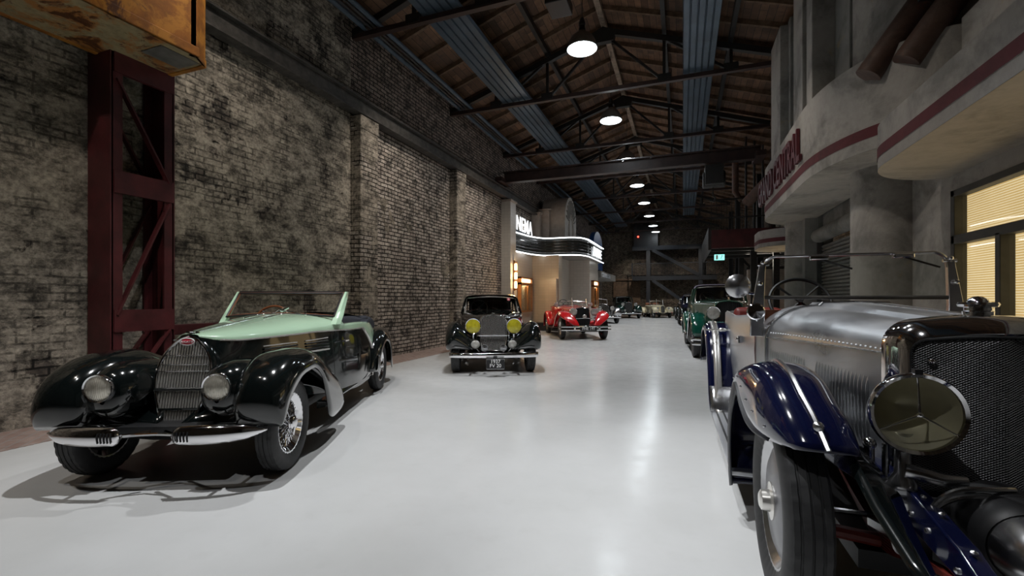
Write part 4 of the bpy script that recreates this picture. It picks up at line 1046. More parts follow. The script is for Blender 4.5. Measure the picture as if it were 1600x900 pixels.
MB().b2((-0.60, 1.66, 0.60), (0.60, 1.72, 1.16)).build('dashboard', 'wood_trim', car, False, bevel=0.02)
for x in (-0.29, 0.29):
    se = MB().b2((x-0.25, 2.05, 0.42), (x+0.25, 2.58, 0.62)).build('seat', 'leather_tan', car, True, bevel=0.05, seg=3)
    m = MB(); m.box((x, 2.62, 0.80), (0.5, 0.14, 0.48), rotm(math.radians(-10), 0, 0)); m.build('backrest', 'leather_tan', se, True, bevel=0.05, seg=3)
steering_wheel(car, (-0.29, 1.98, 1.12), 0.20, math.radians(62))
# folded hood
R = []
for x in np.linspace(-0.66, 0.66, 17):
    k = math.sqrt(max(0.0, 1-(x/0.69)**2)); w_ = 0.012*math.sin(x*31)
    R.append([(x, 2.74+0.10*(1-k), 0.97), (x, 2.72+0.12*(1-k), 1.06+0.05*k), (x, 2.80, 1.10+0.055*k+w_), (x, 2.95, 1.09+0.07*k), (x, 3.08, 1.11+0.045*k-w_), (x, 3.20-0.04*(1-k), 1.03+0.05*k), (x, 3.20-0.05*(1-k), 0.93)])
MB().loft(R, False, True).build('folded_hood', 'hood_cloth', car, True, 70)
for s in (-1, 1):
    m = MB(); m.prism([(2.72, 0.99), (2.76, 1.09), (3.0, 1.12), (3.16, 1.07), (3.24, 0.96), (3.05, 0.93)], 'x', s*0.57, s*0.69); m.build('hood_end_flap', 'hood_cloth', car, False, bevel=0.03)
# windscreen
def wsp(x, t):
    """point on the raked screen, t 0 base .. 1 top"""
    yb_ = 1.52+0.06*(x/0.62)**2; return (x*(1+0.02*t), yb_+0.30*t, 1.215-0.035*(x/0.62)**2+(1.455-1.215+0.035*(x/0.62)**2)*t)
XS = np.linspace(-0.60, 0.60, 17)
MB().loft([[wsp(x, t) for x in XS] for t in (0, 0.5, 1)]).build('windscreen', 'glass', car, True, recalc=False)
fr = MB(); lp = [wsp(x, 1) for x in XS]+[wsp(0.60, t) for t in (0.66, 0.33)]+[wsp(x, 0) for x in XS[::-1]]+[wsp(-0.60, t) for t in (0.33, 0.66)]
fr.tube(lp, 0.016, 8, closed=True); ws = fr.build('windscreen_frame', 'wood_trim', car)
MB().tube([(p[0], p[1]-0.012, p[2]) for p in lp], 0.012, 6, closed=True).build('rubber_seal', 'black_trim', ws)
strip_along([(a[0], a[1], a[2]+0.016) for a in [wsp(x, 1) for x in XS]], 0.011, 'top_rail', 'black_trim', ws)
for s in (-1, 1):
    R = []
    for t in np.linspace(-0.30, 1.08, 10):
        p = wsp(s*0.63, t); w_ = 0.055-0.034*max(0, t)
        R.append([(p[0]-s*w_*0.6, p[1]-0.02, p[2]), (p[0]+s*w_*0.4, p[1]-0.015, p[2]), (p[0]+s*w_, p[1]+0.05, p[2]), (p[0]+s*w_*0.2, p[1]+0.09, p[2]), (p[0]-s*w_*0.6, p[1]+0.05, p[2])])
    MB().loft(R, True, True).build('windscreen_pillar', 'paint_mint', car, True, 50)
for x, a in ((-0.06, 0.05), (0.30, -0.35)):
    m = MB(); p = Vector(wsp(x, 0.0))+Vector((0, -0.03, 0.0)); q = Vector(wsp(x+a, 0.22))+Vector((0, -0.03, 0.0))
    m.tube([p, q], 0.006, 6); m.ball(p, 0.018, 6); m.build('wiper', 'chrome', car)
MB().tube([Vector(wsp(-0.02, .12))+Vector((0, .06, 0)), Vector(wsp(0.04, .30))+Vector((0, .06, 0))], 0.02, 8).build('interior_mirror', 'chrome', car)
# radiator grille: pointed arch leaning back
prof = [(0.44, 0.115), (0.55, 0.15), (0.68, 0.192), (0.78, 0.205), (0.88, 0.190), (0.97, 0.150), (1.035, 0.095), (1.075, 0.045), (1.09, 0.0)]
out = arch(0, 0, prof, 30)
def gy(z): return -0.22+0.15*(z-0.44)/0.65
# shell behind the arch, black
R = []
for k, (sc_, dy) in enumerate(((1.0, 0.0), (1.07, 0.01), (1.10, 0.06), (1.10, 0.22))):
    R.append([(x*sc_, gy(z)+dy+ (0.02 if k == 3 else 0), 0.76+(z-0.76)*(1+(sc_-1)*0.55)) for x, z in out])
MB().loft(R, True).build('radiator_shell', 'paint_black', car, True, 60)
core = MB(); core.add([(x*0.98, gy(z)+0.03, z) for x, z in out], [tuple(range(len(out)))]); gr = core.build('grille', 'radiator_core', car, False)
strip = MB().tube([(x, gy(z)-0.004, z) for x, z in out], 0.011, 8, closed=True).build('grille_surround', 'chrome', gr)
zz = np.array([p[0] for p in prof]); ww = np.array([p[1] for p in prof])
for i in range(19):
    x = (i-9)*0.0205
    ok = [z for z in np.linspace(0.44, 1.09, 120) if float(pch(zz, ww, [z])[0]) > abs(x)+0.004]
    if ok: MB().tube([(x, gy(ok[0])+0.004, ok[0]), (x, gy(ok[-1])+0.004, ok[-1])], 0.0078, 6).build('grille_bar', 'bar_chrome', gr)
for z, r, mt in ((0.685, 0.014, 'paint_black'), (0.82, 0.004, 'chrome'), (0.87, 0.004, 'chrome'), (0.94, 0.004, 'chrome'), (0.54, 0.009, 'paint_black')):
    w_ = float(pch(zz, ww, [z])[0]); MB().tube([(-w_, gy(z)-0.008, z), (w_, gy(z)-0.008, z)], r, 6).build('cross_bar', mt, gr)
bd = MB().lathe([(0.001, 0.012), (0.03, 0.011), (0.052, 0.004), (0.054, 0)], (0, 0, 0), (0, -1, 0), 32)
bd.v = [(p[0], p[1]-0.016+gy(1.05), p[2]*0.5+1.048) for p in bd.v]
b_ = bd.build('badge', 'badge_red', car)
MB().tube([(0.055*math.cos(2*PI*i/32), gy(1.05)-0.022, 1.048+0.027*math.sin(2*PI*i/32)) for i in range(32)], 0.004, 6, closed=True).build('badge_rim', 'white_enamel', b_)
text_mesh('badge_lettering', 'BUGATTI', 0.0235, 'white_enamel', (0, gy(1.05)-0.028, 1.040), (PI/2, 0, 0), b_, 0.004, 1.0, 'CENTER')
m = MB().lathe([(0.035, 0), (0.035, 0.012), (0.028, 0.018), (0.03, 0.026), (0.001, 0.03)], (0, -0.03, 1.098), (0, 0, 1), 20); m.b2((-0.05, -0.038, 1.113), (0.05, -0.022, 1.123)); m.build('radiator_cap', 'chrome', car)
# front wings, lamps
FS = [(-.41, .452, -.40, .450, -.40, .445, .56, .84), (-.455, .52, -.38, .48, -.39, .47, .52, .862), (-.47, .64, -.32, .55, -.375, .52, .49, .875), (-.43, .77, -.24, .60, -.34, .60, .47, .882), (-.31, .885, -.12, .62, -.25, .70, .44, .89),
      (-.08, .960, .05, .64, -.07, .785, .41, .895), (.16, .968, .2, .64, .13, .80, .42, .895), (.42, .91, .4, .62, .31, .72, .46, .895), (.68, .80, .6, .58, .42, .58, .52, .89), (.90, .66, .8, .52, .50, .42, .60, .885), (1.08, .525, 1.0, .44, .56, .30, .66, .88),
      (1.18, .41, 1.12, .36, .74, .235, .70, .87), (1.20, .32, 1.15, .30, .98, .25, .72, .86)]
RSt = [(2.66, .36, 2.72, .36, 2.86, .34, .66, .82), (2.74, .62, 2.76, .55, 2.90, .47, .60, .84), (2.96, .84, 2.98, .70, 3.02, .64, .54, .85), (3.28, .945, 3.28, .80, 3.26, .745, .50, .855), (3.62, .94, 3.60, .78, 3.52, .69, .46, .85), (3.95, .81, 3.90, .66, 3.70, .52, .42, .84), (4.15, .58, 4.1, .5, 3.80, .34, .40, .82), (4.22, .30, 4.2, .28, 3.98, .22, .42, .80)]
for s in (-1, 1):
    fender(FS, 'front_wing', 'paint_black', car, s)
    fender(RSt, 'rear_wing', 'paint_black', car, s)
    # nacelle under each lamp, flowing back along the wing
    R = []
    for y, rx, rz, dz in ((-0.405, 0.02, 0.03, -.05), (-0.40, 0.09, 0.11, -.03), (-0.375, 0.13, 0.155, -.02), (-0.31, 0.165, 0.19, -.01), (-0.2, 0.185, 0.205, 0), (0.0, 0.19, 0.20, 0), (0.25, 0.16, 0.165, 0), (0.5, 0.10, 0.11, 0), (0.66, 0.03, 0.03, 0)):
        R.append([(s*0.395+rx*math.cos(a), y, 0.705+dz+rz*math.sin(a)) for a in np.linspace(0, 2*PI, 28, endpoint=False)])
    MB().loft(R, True, False).build('lamp_nacelle', 'paint_black', car, True, 60)
    headlamp(car, (s*0.405, -0.425, 0.745), 0.096, 0.16)
    # apron between wing and grille
    R = []
    for y, x0, x1, z0, z1 in ((-0.34, .08, .56, .44, .46), (-0.22, .10, .50, .50, .58), (-0.10, .13, .42, .58, .70), (0.1, .18, .40, .66, .74), (0.4, .26, .44, .72, .74)):
        R.append([(s*(x0+(x1-x0)*t), y+0.06*math.sin(PI*t), z0+(z1-z0)*t**1.5) for t in np.linspace(0, 1, 8)])
    MB().loft(R).build('apron', 'paint_black', car, True, 60, solid=0.01)
    # bumper blade
    R = []
    for t in np.linspace(0, 1, 26):
        x = 0.165+0.59*t; hz = 0.068*(max(0.0, 1-(2*t-0.7)**2/1.75))**0.5*min(1.0, math.sqrt(t*14+0.02))*min(1.0, math.sqrt((1-t)*5+0.003))
        yc_ = -0.535+0.02*t+0.10*t**3
        R.append([(s*x, yc_+0.055*(1-math.cos(a))*0.5*(hz/0.068)-0.03, 0.432-0.006*t+hz*math.sin(a)) if False else (s*x, yc_-0.045*math.cos(a)*(hz/0.068), 0.432+hz*math.sin(a)) for a in np.linspace(-PI/2, PI/2, 15)])
    bl = MB().loft(R).build('bumper_blade', 'chrome', car, True, 70, solid=0.006)
    for k in range(5):
        x = 0.205+0.022*k; t = (x-0.165)/0.59
        R_ = [(s*x, -0.535+0.02*t-0.045*math.cos(a)-0.004, 0.432+0.066*math.sin(a)) for a in np.linspace(-0.55, 0.55, 7)]
        strip_along(R_, 0.0045, 'bumper_slot', 'black_trim', bl)
    strip_along([(s*0.05, -0.42, 0.43), (s*0.14, -0.48, 0.425), (s*0.22, -0.53, 0.43)], 0.014, 'bumper_bracket', 'chrome', bl)
    strip_along([(s*0.45, -0.52, 0.43), (s*0.45, -0.1, 0.42)], 0.016, 'bumper_bracket', 'black_trim', bl)
    wheel(car, (s*0.70, 0, 0.37), 0.37, 0.155, 0.235, s, 'wire', nsp=18)
    wheel(car, (s*0.70, 3.30, 0.37), 0.37, 0.155, 0.235, s, 'wire', nsp=18)
    m = MB(); m.ball((s*0.845, 2.80, 0.46), 0.1, 10, (0.12, 0.6, 1.25)); m.build('stone_guard', 'brushed_steel', car)
    MB().b2((s*0.50, -0.05, 0.30), (s*0.70, 0.05, 0.44)).build('axle_stub', 'black_trim', car, False)
MB().tube([(-0.62, 0, 0.30), (-0.3, -0.02, 0.28), (0.3, -0.02, 0.28), (0.62, 0, 0.30)], 0.025, 8).build('front_axle', 'black_trim', car)
strip_along([(-0.16, -0.49, 0.425), (0, -0.45, 0.42), (0.16, -0.49, 0.425)], 0.012, 'bumper_link', 'chrome', car)
m = MB(); m.b2((-0.50, 0.25, 0.26), (0.50, 4.0, 0.34)); m.b2((-0.30, -0.40, 0.40), (0.30, 0.4, 0.46)); m.build('chassis', 'black_trim', car, False)  # plain underbody box, put in to block light under the car
m = MB(); m.b2((-0.14, 0.12, 0.34), (0.14, 0.2, 0.7)); m.b2((-0.45, 1.55, 0.3), (0.45, 1.62, 1.05)); m.build('bulkhead', 'black_trim', car, False)
# ================================================================ polished aluminium tourer with navy wings
car = thing('tourer', (1.16, 2.43, 0), math.radians(1.0), 'polished aluminium vintage tourer with navy blue wings and a mesh radiator', 'car')
def vy(x): return -0.155+0.075*abs(x)/0.28
def rad_out(hw, zt, rs, zb, n=10):
    """radiator outline from bottom left over the top to bottom right, shallow curved top"""
    P = [(-hw, zb)]
    P += [(-hw+rs-rs*math.cos(a), zt-rs*0.95-0.02+rs*0.95*math.sin(a)) for a in np.linspace(0, PI/2, n)]
    k = 9
    for i in range(1, k): 
        x = -hw+rs+(2*(hw-rs))*i/k; P.append((x, zt-0.02+0.02*(1-(x/(hw-rs))**2)))
    P += [(hw-rs+rs*math.sin(a), zt-rs*0.95-0.02+rs*0.95*math.cos(a)) for a in np.linspace(0, PI/2, n)]
    return P+[(hw, zb)]
R = []
for hw, zt, rs, dy, vee in ((0.268, 1.228, 0.06, 0.03, 1), (0.272, 1.234, 0.06, 0.0, 1), (0.285, 1.250, 0.075, -0.012, 1), (0.305, 1.285, 0.10, 0.004, 0.9), (0.325, 1.312, 0.12, 0.04, 0.6), (0.332, 1.318, 0.125, 0.10, 0.2), (0.332, 1.318, 0.125, 0.155, 0.0)):
    R.append([(x, -0.155+0.075*abs(x)/0.28*vee+dy+(1-vee)*0.05, z) for x, z in rad_out(hw, zt, rs, 0.60)])
sh = MB().loft(R).build('radiator_shell', 'chrome', car, True, 50)
co = MB().loft([[(x*0.99, vy(x)+0.05, z) for x, z in ((-0.28, zz), (0, zz), (0.28, zz))] for zz in (0.60, 1.24)]).build('radiator_core', 'radiator_core', car, False)
# woven stone guard: crossing wires clipped to the shell opening
ou = rad_out(0.27, 1.230, 0.06, 0.60)
def inside(x, z):
    if abs(x) > 0.268 or z < 0.60: return False
    if z > 1.228-0.02+0.02*(1-(x/0.21)**2): return False
    dx, dz = abs(x)-0.208, z-1.151
    return not (dx > 0 and dz > 0 and dx*dx+dz*dz > 0.058**2)
gm = MB(); pitch = 0.0095
for d in (1, -1):
    for k in range(-70, 71):
        c0 = k*pitch; pts = []
        for t in np.linspace(-0.29, 0.29, 117):
            x = t; z = 0.92+d*t*0.62+c0
            if inside(x, z): pts.append((x, vy(x)+0.012+d*0.0012, z))
            elif len(pts) > 1: gm.tube([pts[0]]+([(0, vy(0)+0.012+d*0.0012, 0.92+c0)] if pts[0][0] < -0.004 and pts[-1][0] > 0.004 else [])+[pts[-1]], 0.0010, 3, False); pts = []
            else: pts = []
        if len(pts) > 1: gm.tube([pts[0]]+([(0, vy(0)+0.012+d*0.0012, 0.92+c0)] if pts[0][0] < -0.004 and pts[-1][0] > 0.004 else [])+[pts[-1]], 0.0010, 3, False)
gm.build('stone_guard', 'guard_wire', car, True, 60)
for s in (-1, 1):
    MB().ball((s*0.215, vy(0.215)-0.002, 1.13), 0.014, 8).build('guard_screw', 'chrome', sh)
cap = MB().lathe([(0.048, 0), (0.05, 0.03), (0.044, 0.034), (0.044, 0.046), (0.062, 0.05), (0.066, 0.06), (0.062, 0.068), (0.035, 0.07), (0.03, 0.082), (0.015, 0.092), (0.001, 0.094)], (0, 0.045, 1.300), (0, 0, 1), 28)
cap.build('filler_cap', 'chrome', car)
b_ = MB(); b_.ball((0, -0.075, 1.287), 0.03, 10, (1.3, 0.5, 0.35)); b_.build('enamel_badge', 'paint_fender_green', car)
for s in (-1, 1):
    R = []
    for t in np.linspace(0, 1, 6): R.append([(s*(0.03+0.10*t), -0.085+0.03*t-0.008*k, 1.287+0.014*(1-t)*(k-0.5)*2) for k in (0, 1)])
    MB().loft(R).build('badge_wing', 'chrome', sh, True, solid=0.003)
# bonnet, scuttle
BY = [-0.02, 0.3, 0.9, 1.40, 1.62]
BW = [0.318, 0.365, 0.455, 0.545, 0.60]
BT = [1.304, 1.318, 1.342, 1.362, 1.366]
def bsec(y, n=14):
    w = float(pch(BY, BW, [y])[0]); zt = float(pch(BY, BT, [y])[0]); r = 0.30*w/0.32*0.62
    P = [(0, zt), (0.35*w, zt-0.008), (w-r*1.05, zt-0.03)]
    P += [(w-r+r*math.sin(a), zt-0.03-r*0.80+r*0.80*math.cos(a)) for a in np.linspace(0.12, PI/2, n)]
    P += [(w, 0.95), (w*0.995, 0.80), (w*0.98, 0.66)]
    return P
R = []
for y in np.linspace(-0.02, 1.40, 26):
    p = bsec(y); R.append([(-x, y, z) for x, z in reversed(p)]+[(x, y, z) for x, z in p[1:]])
bon = MB().loft(R).build('bonnet', 'polished_aluminium', car, True, 50)
R = []
for y in np.linspace(1.405, 1.62, 8):
    p = bsec(y); p[-1] = (p[-1][0], 0.42); R.append([(-x, y, z) for x, z in reversed(p)]+[(x, y, z) for x, z in p[1:]])
scu = MB().loft(R).build('scuttle', 'polished_aluminium', car, True, 50)
p = bsec(1.42); strip_along([(-x-0.004, 1.42, z) for x, z in reversed(p)]+[(x+0.004, 1.42, z+0.002) for x, z in p[1:]], 0.011, 'scuttle_bead', 'brushed_steel', scu)
strip_along([(0, y, float(pch(BY, BT, [y])[0])+0.003) for y in np.linspace(0, 1.4, 12)], 0.007, 'hinge', 'brushed_steel', bon)
for s in (-1, 1):
    for k in range(34):
        y = 0.03+1.34*k/33; p = bsec(y); q = p[-6]
        MB().ball((s*(q[0]+0.001), y, q[1]), 0.006, 4).build('rivet', 'polished_aluminium', bon)
    P = []
    for y in np.linspace(0.0, 1.4, 14):
        q = bsec(y)[-4]; P.append((s*(q[0]+0.002), y, q[1]+0.02))
    strip_along(P, 0.004, 'side_hinge', 'brushed_steel', bon)
    for (ya, nn) in ((0.16, 16), (0.84, 16)):
        for k in range(nn):
            y = ya+0.0345*k; w = float(pch(BY, BW, [y])[0])
            m = MB()
            zs_ = np.linspace(0.70, 1.02, 9); R = []
            for z in zs_:
                t_ = math.sin(PI*(z-0.70)/0.32)**0.35 if 0.70 < z < 1.02 else 0.02
                xx = w*(1.0 if z > 0.95 else 0.98+0.02*(z-0.66)/0.29)
                R.append([(s*(xx-0.002), y-0.010, z), (s*(xx+0.011*t_), y-0.002, z), (s*(xx+0.012*t_), y+0.004, z), (s*(xx-0.002), y+0.012, z)])
            m.loft(R).build('louvre', 'polished_aluminium', bon, True, 60)
    # leather strap end and catch
    m = MB(); m.b2((s*0.37-0.012, 0.10, 0.62), (s*0.37+0.012, 0.14, 0.70)); m.build('bonnet_catch', 'chrome', bon, False, bevel=0.005)
    # undertray below the bonnet
    m = MB(); m.loft([[(s*float(pch(BY, BW, [y])[0])*0.98, y, 0.66) for y in np.linspace(-0.02, 1.6, 10)], [(s*(0.36), y, 0.56) for y in np.linspace(-0.02, 1.6, 10)]]); m.build('undertray', 'polished_aluminium', car, True)
    # chassis rail and dumb iron
    R = []
    for y, z, h, x in ((-0.98, 0.44, 0.05, 0.335), (-0.85, 0.50, 0.07, 0.335), (-0.6, 0.60, 0.10, 0.335), (-0.3, 0.655, 0.13, 0.335), (0.1, 0.66, 0.15, 0.335), (0.8, 0.60, 0.15, 0.35), (3.9, 0.60, 0.15, 0.40)):
        R.append([(s*(x-0.03), y, z), (s*(x+0.03), y, z), (s*(x+0.03), y, z-h), (s*(x-0.03), y, z-h)])
    ch = MB().loft(R, True, True).build('chassis_rail', 'paint_navy', car, True, 30, bevel=0.006)
    for y, z in ((-0.86, 0.44), (-0.78, 0.47), (-0.70, 0.50), (-0.60, 0.53), (-0.42, 0.57), (-0.30, 0.58)):
        MB().lathe([(0.010, 0), (0.010, 0.006), (0.001, 0.011)], (s*0.365, y, z), (s, 0, 0), 10).build('bolt', 'brushed_steel', ch)
        MB().lathe([(0.010, 0), (0.010, 0.006), (0.001, 0.011)], (s*0.335, y-0.02, z+0.07+0.02*y*0), (0, -0.4, 1), 10).build('bolt', 'brushed_steel', ch)
    # lamps on stalks
    hl = headlamp(car, (s*0.37, -0.36, 0.965), 0.142, 0.21, 'reflector_olive', 'chrome', n=56, light_glass=True)
    for a in (PI/2, PI/2+2*PI/3, PI/2+4*PI/3):
        MB().tube([(s*0.37, -0.380, 0.965), (s*0.37+0.133*math.cos(a), -0.364, 0.965+0.133*math.sin(a))], [0.005, 0.003], 6).build('lens_bar', 'chrome', hl)
    MB().ball((s*0.37, -0.382, 0.965), 0.010, 6).build('lens_boss', 'chrome', hl)
    MB().b2((s*0.37-0.012, -0.375, 1.108), (s*0.37+0.012, -0.345, 1.128)).build('rim_catch', 'black_trim', hl, False)
    m = MB(); m.lathe([(0.045, 0), (0.045, 0.02), (0.028, 0.05), (0.025, 0.18), (0.032, 0.21)], (s*0.37, -0.25, 0.66), (0, 0, 1), 20); m.build('lamp_stalk', 'brushed_steel', car)
    m = MB(); m.tube([(s*0.37, -0.27, 0.73), (s*0.27, -0.30, 0.715), (s*0.20, -0.30, 0.72)], [0.028, 0.026, 0.018], 12); m.build('stalk_bracket', 'brushed_steel', car)
    m = MB(); m.cyl((s*0.40, -0.18, 0.64), (s*0.40, -0.18, 0.80), 0.012, 10); m.build('lamp_bolt', 'chrome', car); m = MB(); m.cyl((s*0.42, -0.08, 0.66), (s*0.42, -0.08, 0.76), 0.02, 10); m.ball((s*0.42, -0.08, 0.77), 0.026, 6); m.build('steering_fittings', 'chrome', car)
# cross tube, blower
MB().tube([(-0.34, -0.25, 0.60), (0.34, -0.25, 0.60)], 0.03, 12).build('cross_tube', 'black_trim', car)
bl = MB().lathe([(0.001, 0.0), (0.12, 0.0), (0.135, 0.02), (0.135, 0.24), (0.125, 0.27), (0.118, 0.28)], (-0.10, -0.24, 0.585), (-0.12, -1, 0), 36).build('supercharger', 'black_trim', car)
MB().lathe([(0.118, 0.265), (0.112, 0.29), (0.10, 0.35), (0.075, 0.40), (0.04, 0.425), (0.001, 0.43)], (-0.10, -0.24, 0.585), (-0.12, -1, 0), 36).build('end_cover', 'brushed_steel', bl)
for dz, r_ in ((0, 0.010), (0.026, 0.009)):
    MB().tube(cat([(-0.34, -0.36, 0.57+dz*0.3), (-0.32, -0.37, 0.635+dz*0.7), (-0.26, -0.38, 0.685+dz), (-0.16, -0.38, 0.70+dz), (-0.10, -0.36, 0.70+dz)], 20), r_, 8).build('oil_pipe', 'brushed_steel', bl)
m = MB(); m.b2((-0.30, -0.30, 0.40), (0.30, 0.5, 0.47)); m.b2((-0.25, 0.0, 0.45), (0.25, 1.5, 0.9)); m.build('engine_block', 'black_trim', car, False)
MB().tube([(-0.70, 0, 0.36), (-0.36, 0, 0.33), (0.36, 0, 0.33), (0.70, 0, 0.36)], 0.03, 10).build('front_axle', 'under_red', car)
for s in (-1, 1):
    m = MB()
    for k in range(6):
        P = [(-0.62+0.06*k, 0.50-0.02*k), (0, 0.37-0.012*k), (0.62-0.06*k, 0.50-0.02*k)]; q = cat(P, 12)
        m.loft([[(s*0.335-0.025, a, b-0.004), (s*0.335+0.025, a, b-0.004), (s*0.335+0.025, a, b+0.004), (s*0.335-0.025, a, b+0.004)] for a, b in q], True, True)
    m.build('leaf_spring', 'under_red', car, False)
    m = MB(); m.lathe([(0.05, 0), (0.055, 0.03), (0.001, 0.035)], (s*0.40, -0.35, 0.50), (s, 0, 0), 16); m.bar((s*0.42, -0.35, 0.50), (s*0.42, -0.08, 0.44), 0.015, 0.03); m.build('shock_absorber', 'brushed_steel', car)
m = MB(); m.tube([(-0.64, 0.14, 0.38), (0.64, 0.14, 0.38)], 0.014, 8); m.build('track_rod', 'brushed_steel', car)
m = MB(); m.b2((-0.45, -0.05, 0.22), (0.45, 3.6, 0.30)); m.build('undershield', 'black_trim', car, False)
# navy wings
WF = [(-.42, .808, -.40, .80, -.36, .795, .55, .77), (-.34, .90, -.28, .84, -.22, .785, .54, .825), (-.20, .985, -.14, .90, -.04, .777, .55, .857), (.0, 1.05, .04, .95, .13, .785, .545, .868), (.2, 1.065, .2, .97, .31, .835, .54, .872), (.45, 1.02, .42, .94, .49, .905, .53, .872), (.70, .89, .66, .82, .69, .80, .52, .872), (.88, .70, .83, .64, .83, .64, .50, .87), (.94, .48, .89, .45, .88, .45, .49, .868), (.90, .27, .86, .25, .85, .255, .48, .865), (.86, .19, .84, .185, .83, .18, .48, .862)]
WR = [(2.45, .26, 2.50, .25, 2.50, .25, .50, .86), (2.58, .36, 2.62, .36, 2.62, .36, .48, .868), (2.68, .60, 2.74, .58, 2.74, .58, .47, .872), (2.84, .88, 2.88, .83, 2.90, .82, .46, .875), (3.10, 1.07, 3.12, 1.0, 3.13, .99, .46, .876), (3.40, 1.12, 3.40, 1.05, 3.40, 1.03, .46, .876), (3.72, 1.06, 3.70, 1.0, 3.70, .98, .46, .876), (3.98, .86, 3.93, .82, 3.93, .81, .46, .875), (4.10, .6, 4.05, .58, 4.05, .58, .48, .87)]
def crown_line(st, t, n, dn=0.0, side=1, e=0.62):
    A = np.array(st, float); s_ = cumlen(A[:, :2]); B = pch(s_, A, np.linspace(0, s_[-1], n)); P = []
    for r in B:
        a = PI*(1-t); xm, hx = (r[6]+r[7])/2, (r[7]-r[6])/2; c_, q = math.cos(a), math.sin(a)
        b = abs(q)**e; ly, lz = (r[2], r[3]) if t < 0.5 else (r[4], r[5])
        P.append((side*(xm+hx*math.copysign(abs(c_)**e, c_)), ly+(r[0]-ly)*b*(1+dn), lz+(r[1]-lz)*b+dn))
    return P
for s in (-1, 1):
    w = fender(WF, 'front_wing', 'paint_navy', car, s, 54, 26, 0.72, 0.006)
    # folded steel skirt inside the outer edge
    A = [r for r in WF]
    R = []
    st = np.array(WF[1:], float); s_ = cumlen(st[:, :2]); B = pch(s_, st, np.linspace(0, s_[-1], 36))
    for i, r in enumerate(B):
        t = i/35; d_ = 0.02+0.10*min(1, max(0, (t-0.25)/0.3))
        cy, cz = 0.2, 0.45; v = Vector((r[4]-cy, r[5]-cz)); v.normalize()
        R.append([(s*r[7], r[4], r[5]), (s*(r[7]-0.004), r[4]-v[0]*d_*0.9, r[5]-v[1]*d_*0.9)])
    MB().loft(R).build('side_skirt', 'gallery_steel', w, True, 60, solid=0.006)
    # raised ridge with strip along the crown
    P = crown_line(WF, 0.5, 40, 0.006, s, 0.72)
    MB().tube(P, 0.011, 6).build('centre_strip', 'brushed_steel', w)
    m = MB().lathe([(0.018, 0), (0.020, 0.008), (0.012, 0.018), (0.001, 0.022)], (P[2][0], P[2][1]-0.012, P[2][2]-0.005), (0, -1, 0.5), 14); m.build('wing_bolt', 'brushed_steel', w)
    for k in range(8):
        q = crown_line(WF, 0.93, 24, 0.004, s, 0.72)[2+2*k]; MB().ball(q, 0.007, 4).build('rivet', 'brushed_steel', w)
    # inner valance running forward and down to the dumb iron
    R = []
    for y, z, x, z2, x2 in ((.60, .86, .53, .64, .40), (.2, .95, .55, .66, .40), (-.1, .91, .555, .67, .40), (-.36, .80, .565, .66, .42), (-.55, .70, .55, .60, .45), (-.75, .62, .53, .54, .47), (-.92, .55, .50, .49, .475)):
        R.append([(s*x, y, z), (s*(x+0.02), y, z-0.03), (s*(x*0.5+x2*0.5), y, (z+z2)/2-0.01), (s*x2, y, z2)])
    va = MB().loft(R).build('wing_valance', 'paint_black', w, True, 60, solid=0.006)  # black paint stands in for the shade on the navy valance
    m = MB().ball((s*0.575, -0.33, 0.81), 0.013, 6); m.build('valance_bolt', 'chrome', va)
    rw = fender(WR, 'rear_wing', 'paint_navy', car, s, 44, 22, 0.62, 0.006)
    P = np.array(crown_line(WR, 0.62, 40, 0.005, s)); R = []
    MB().loft([[(p[0]+dx, p[1]-0.014, p[2]+0.006) for p in P[:30]] for dx in (-0.035, 0.0, 0.035)]).build('centre_band', 'bar_chrome', rw, True, 60, solid=0.004)
    m = MB(); m.tube([(s*0.88, 2.86, 1.06), (s*0.50, 2.86, 1.06)], 0.009, 8); m.tube([(s*0.72, 2.86, 1.06), (s*0.72, 2.98, 1.04)], 0.012, 8); m.ball((s*0.72, 2.85, 1.06), 0.026, 8, (1.6, .6, .8)); m.box((s*0.56, 2.86, 1.06), (0.012, 0.02, 0.07)); m.build('wing_bracket', 'bar_chrome', rw)
    R = []
    for z, o in ((0.50, 0), (0.40, 0.0), (0.27, 0.0)):
        y = float(np.interp(z, [.26, .36, .60], [2.45, 2.58, 2.68]))-0.012
        R.append([(s*(0.52+0.34*t), y+0.02*(2*t-1)**4, z) for t in np.linspace(0, 1, 9)])
    MB().loft(R).build('splash_plate', 'brushed_steel', rw, True, 60, solid=0.004)
    rb = MB().b2((s*0.46, 0.82, 0.25), (s*0.86, 2.55, 0.28)).build('running_board', 'polished_aluminium', car, False, bevel=0.006)
    for k in range(6): MB().b2((s*(0.50+0.06*k), 0.9, 0.28), (s*(0.515+0.06*k), 2.45, 0.285)).build('tread_strip', 'black_trim', rb, False)
    wheel(car, (s*0.71, 0, 0.44), 0.44, 0.17, 0.285, s, 'disc_grey', rimmat='brushed_steel', tread='block', n=120, cap='bar_chrome')
    wheel(car, (s*0.71, 3.40, 0.44), 0.44, 0.17, 0.285, s, 'disc_grey', rimmat='brushed_steel', tread='block', cap='chrome')
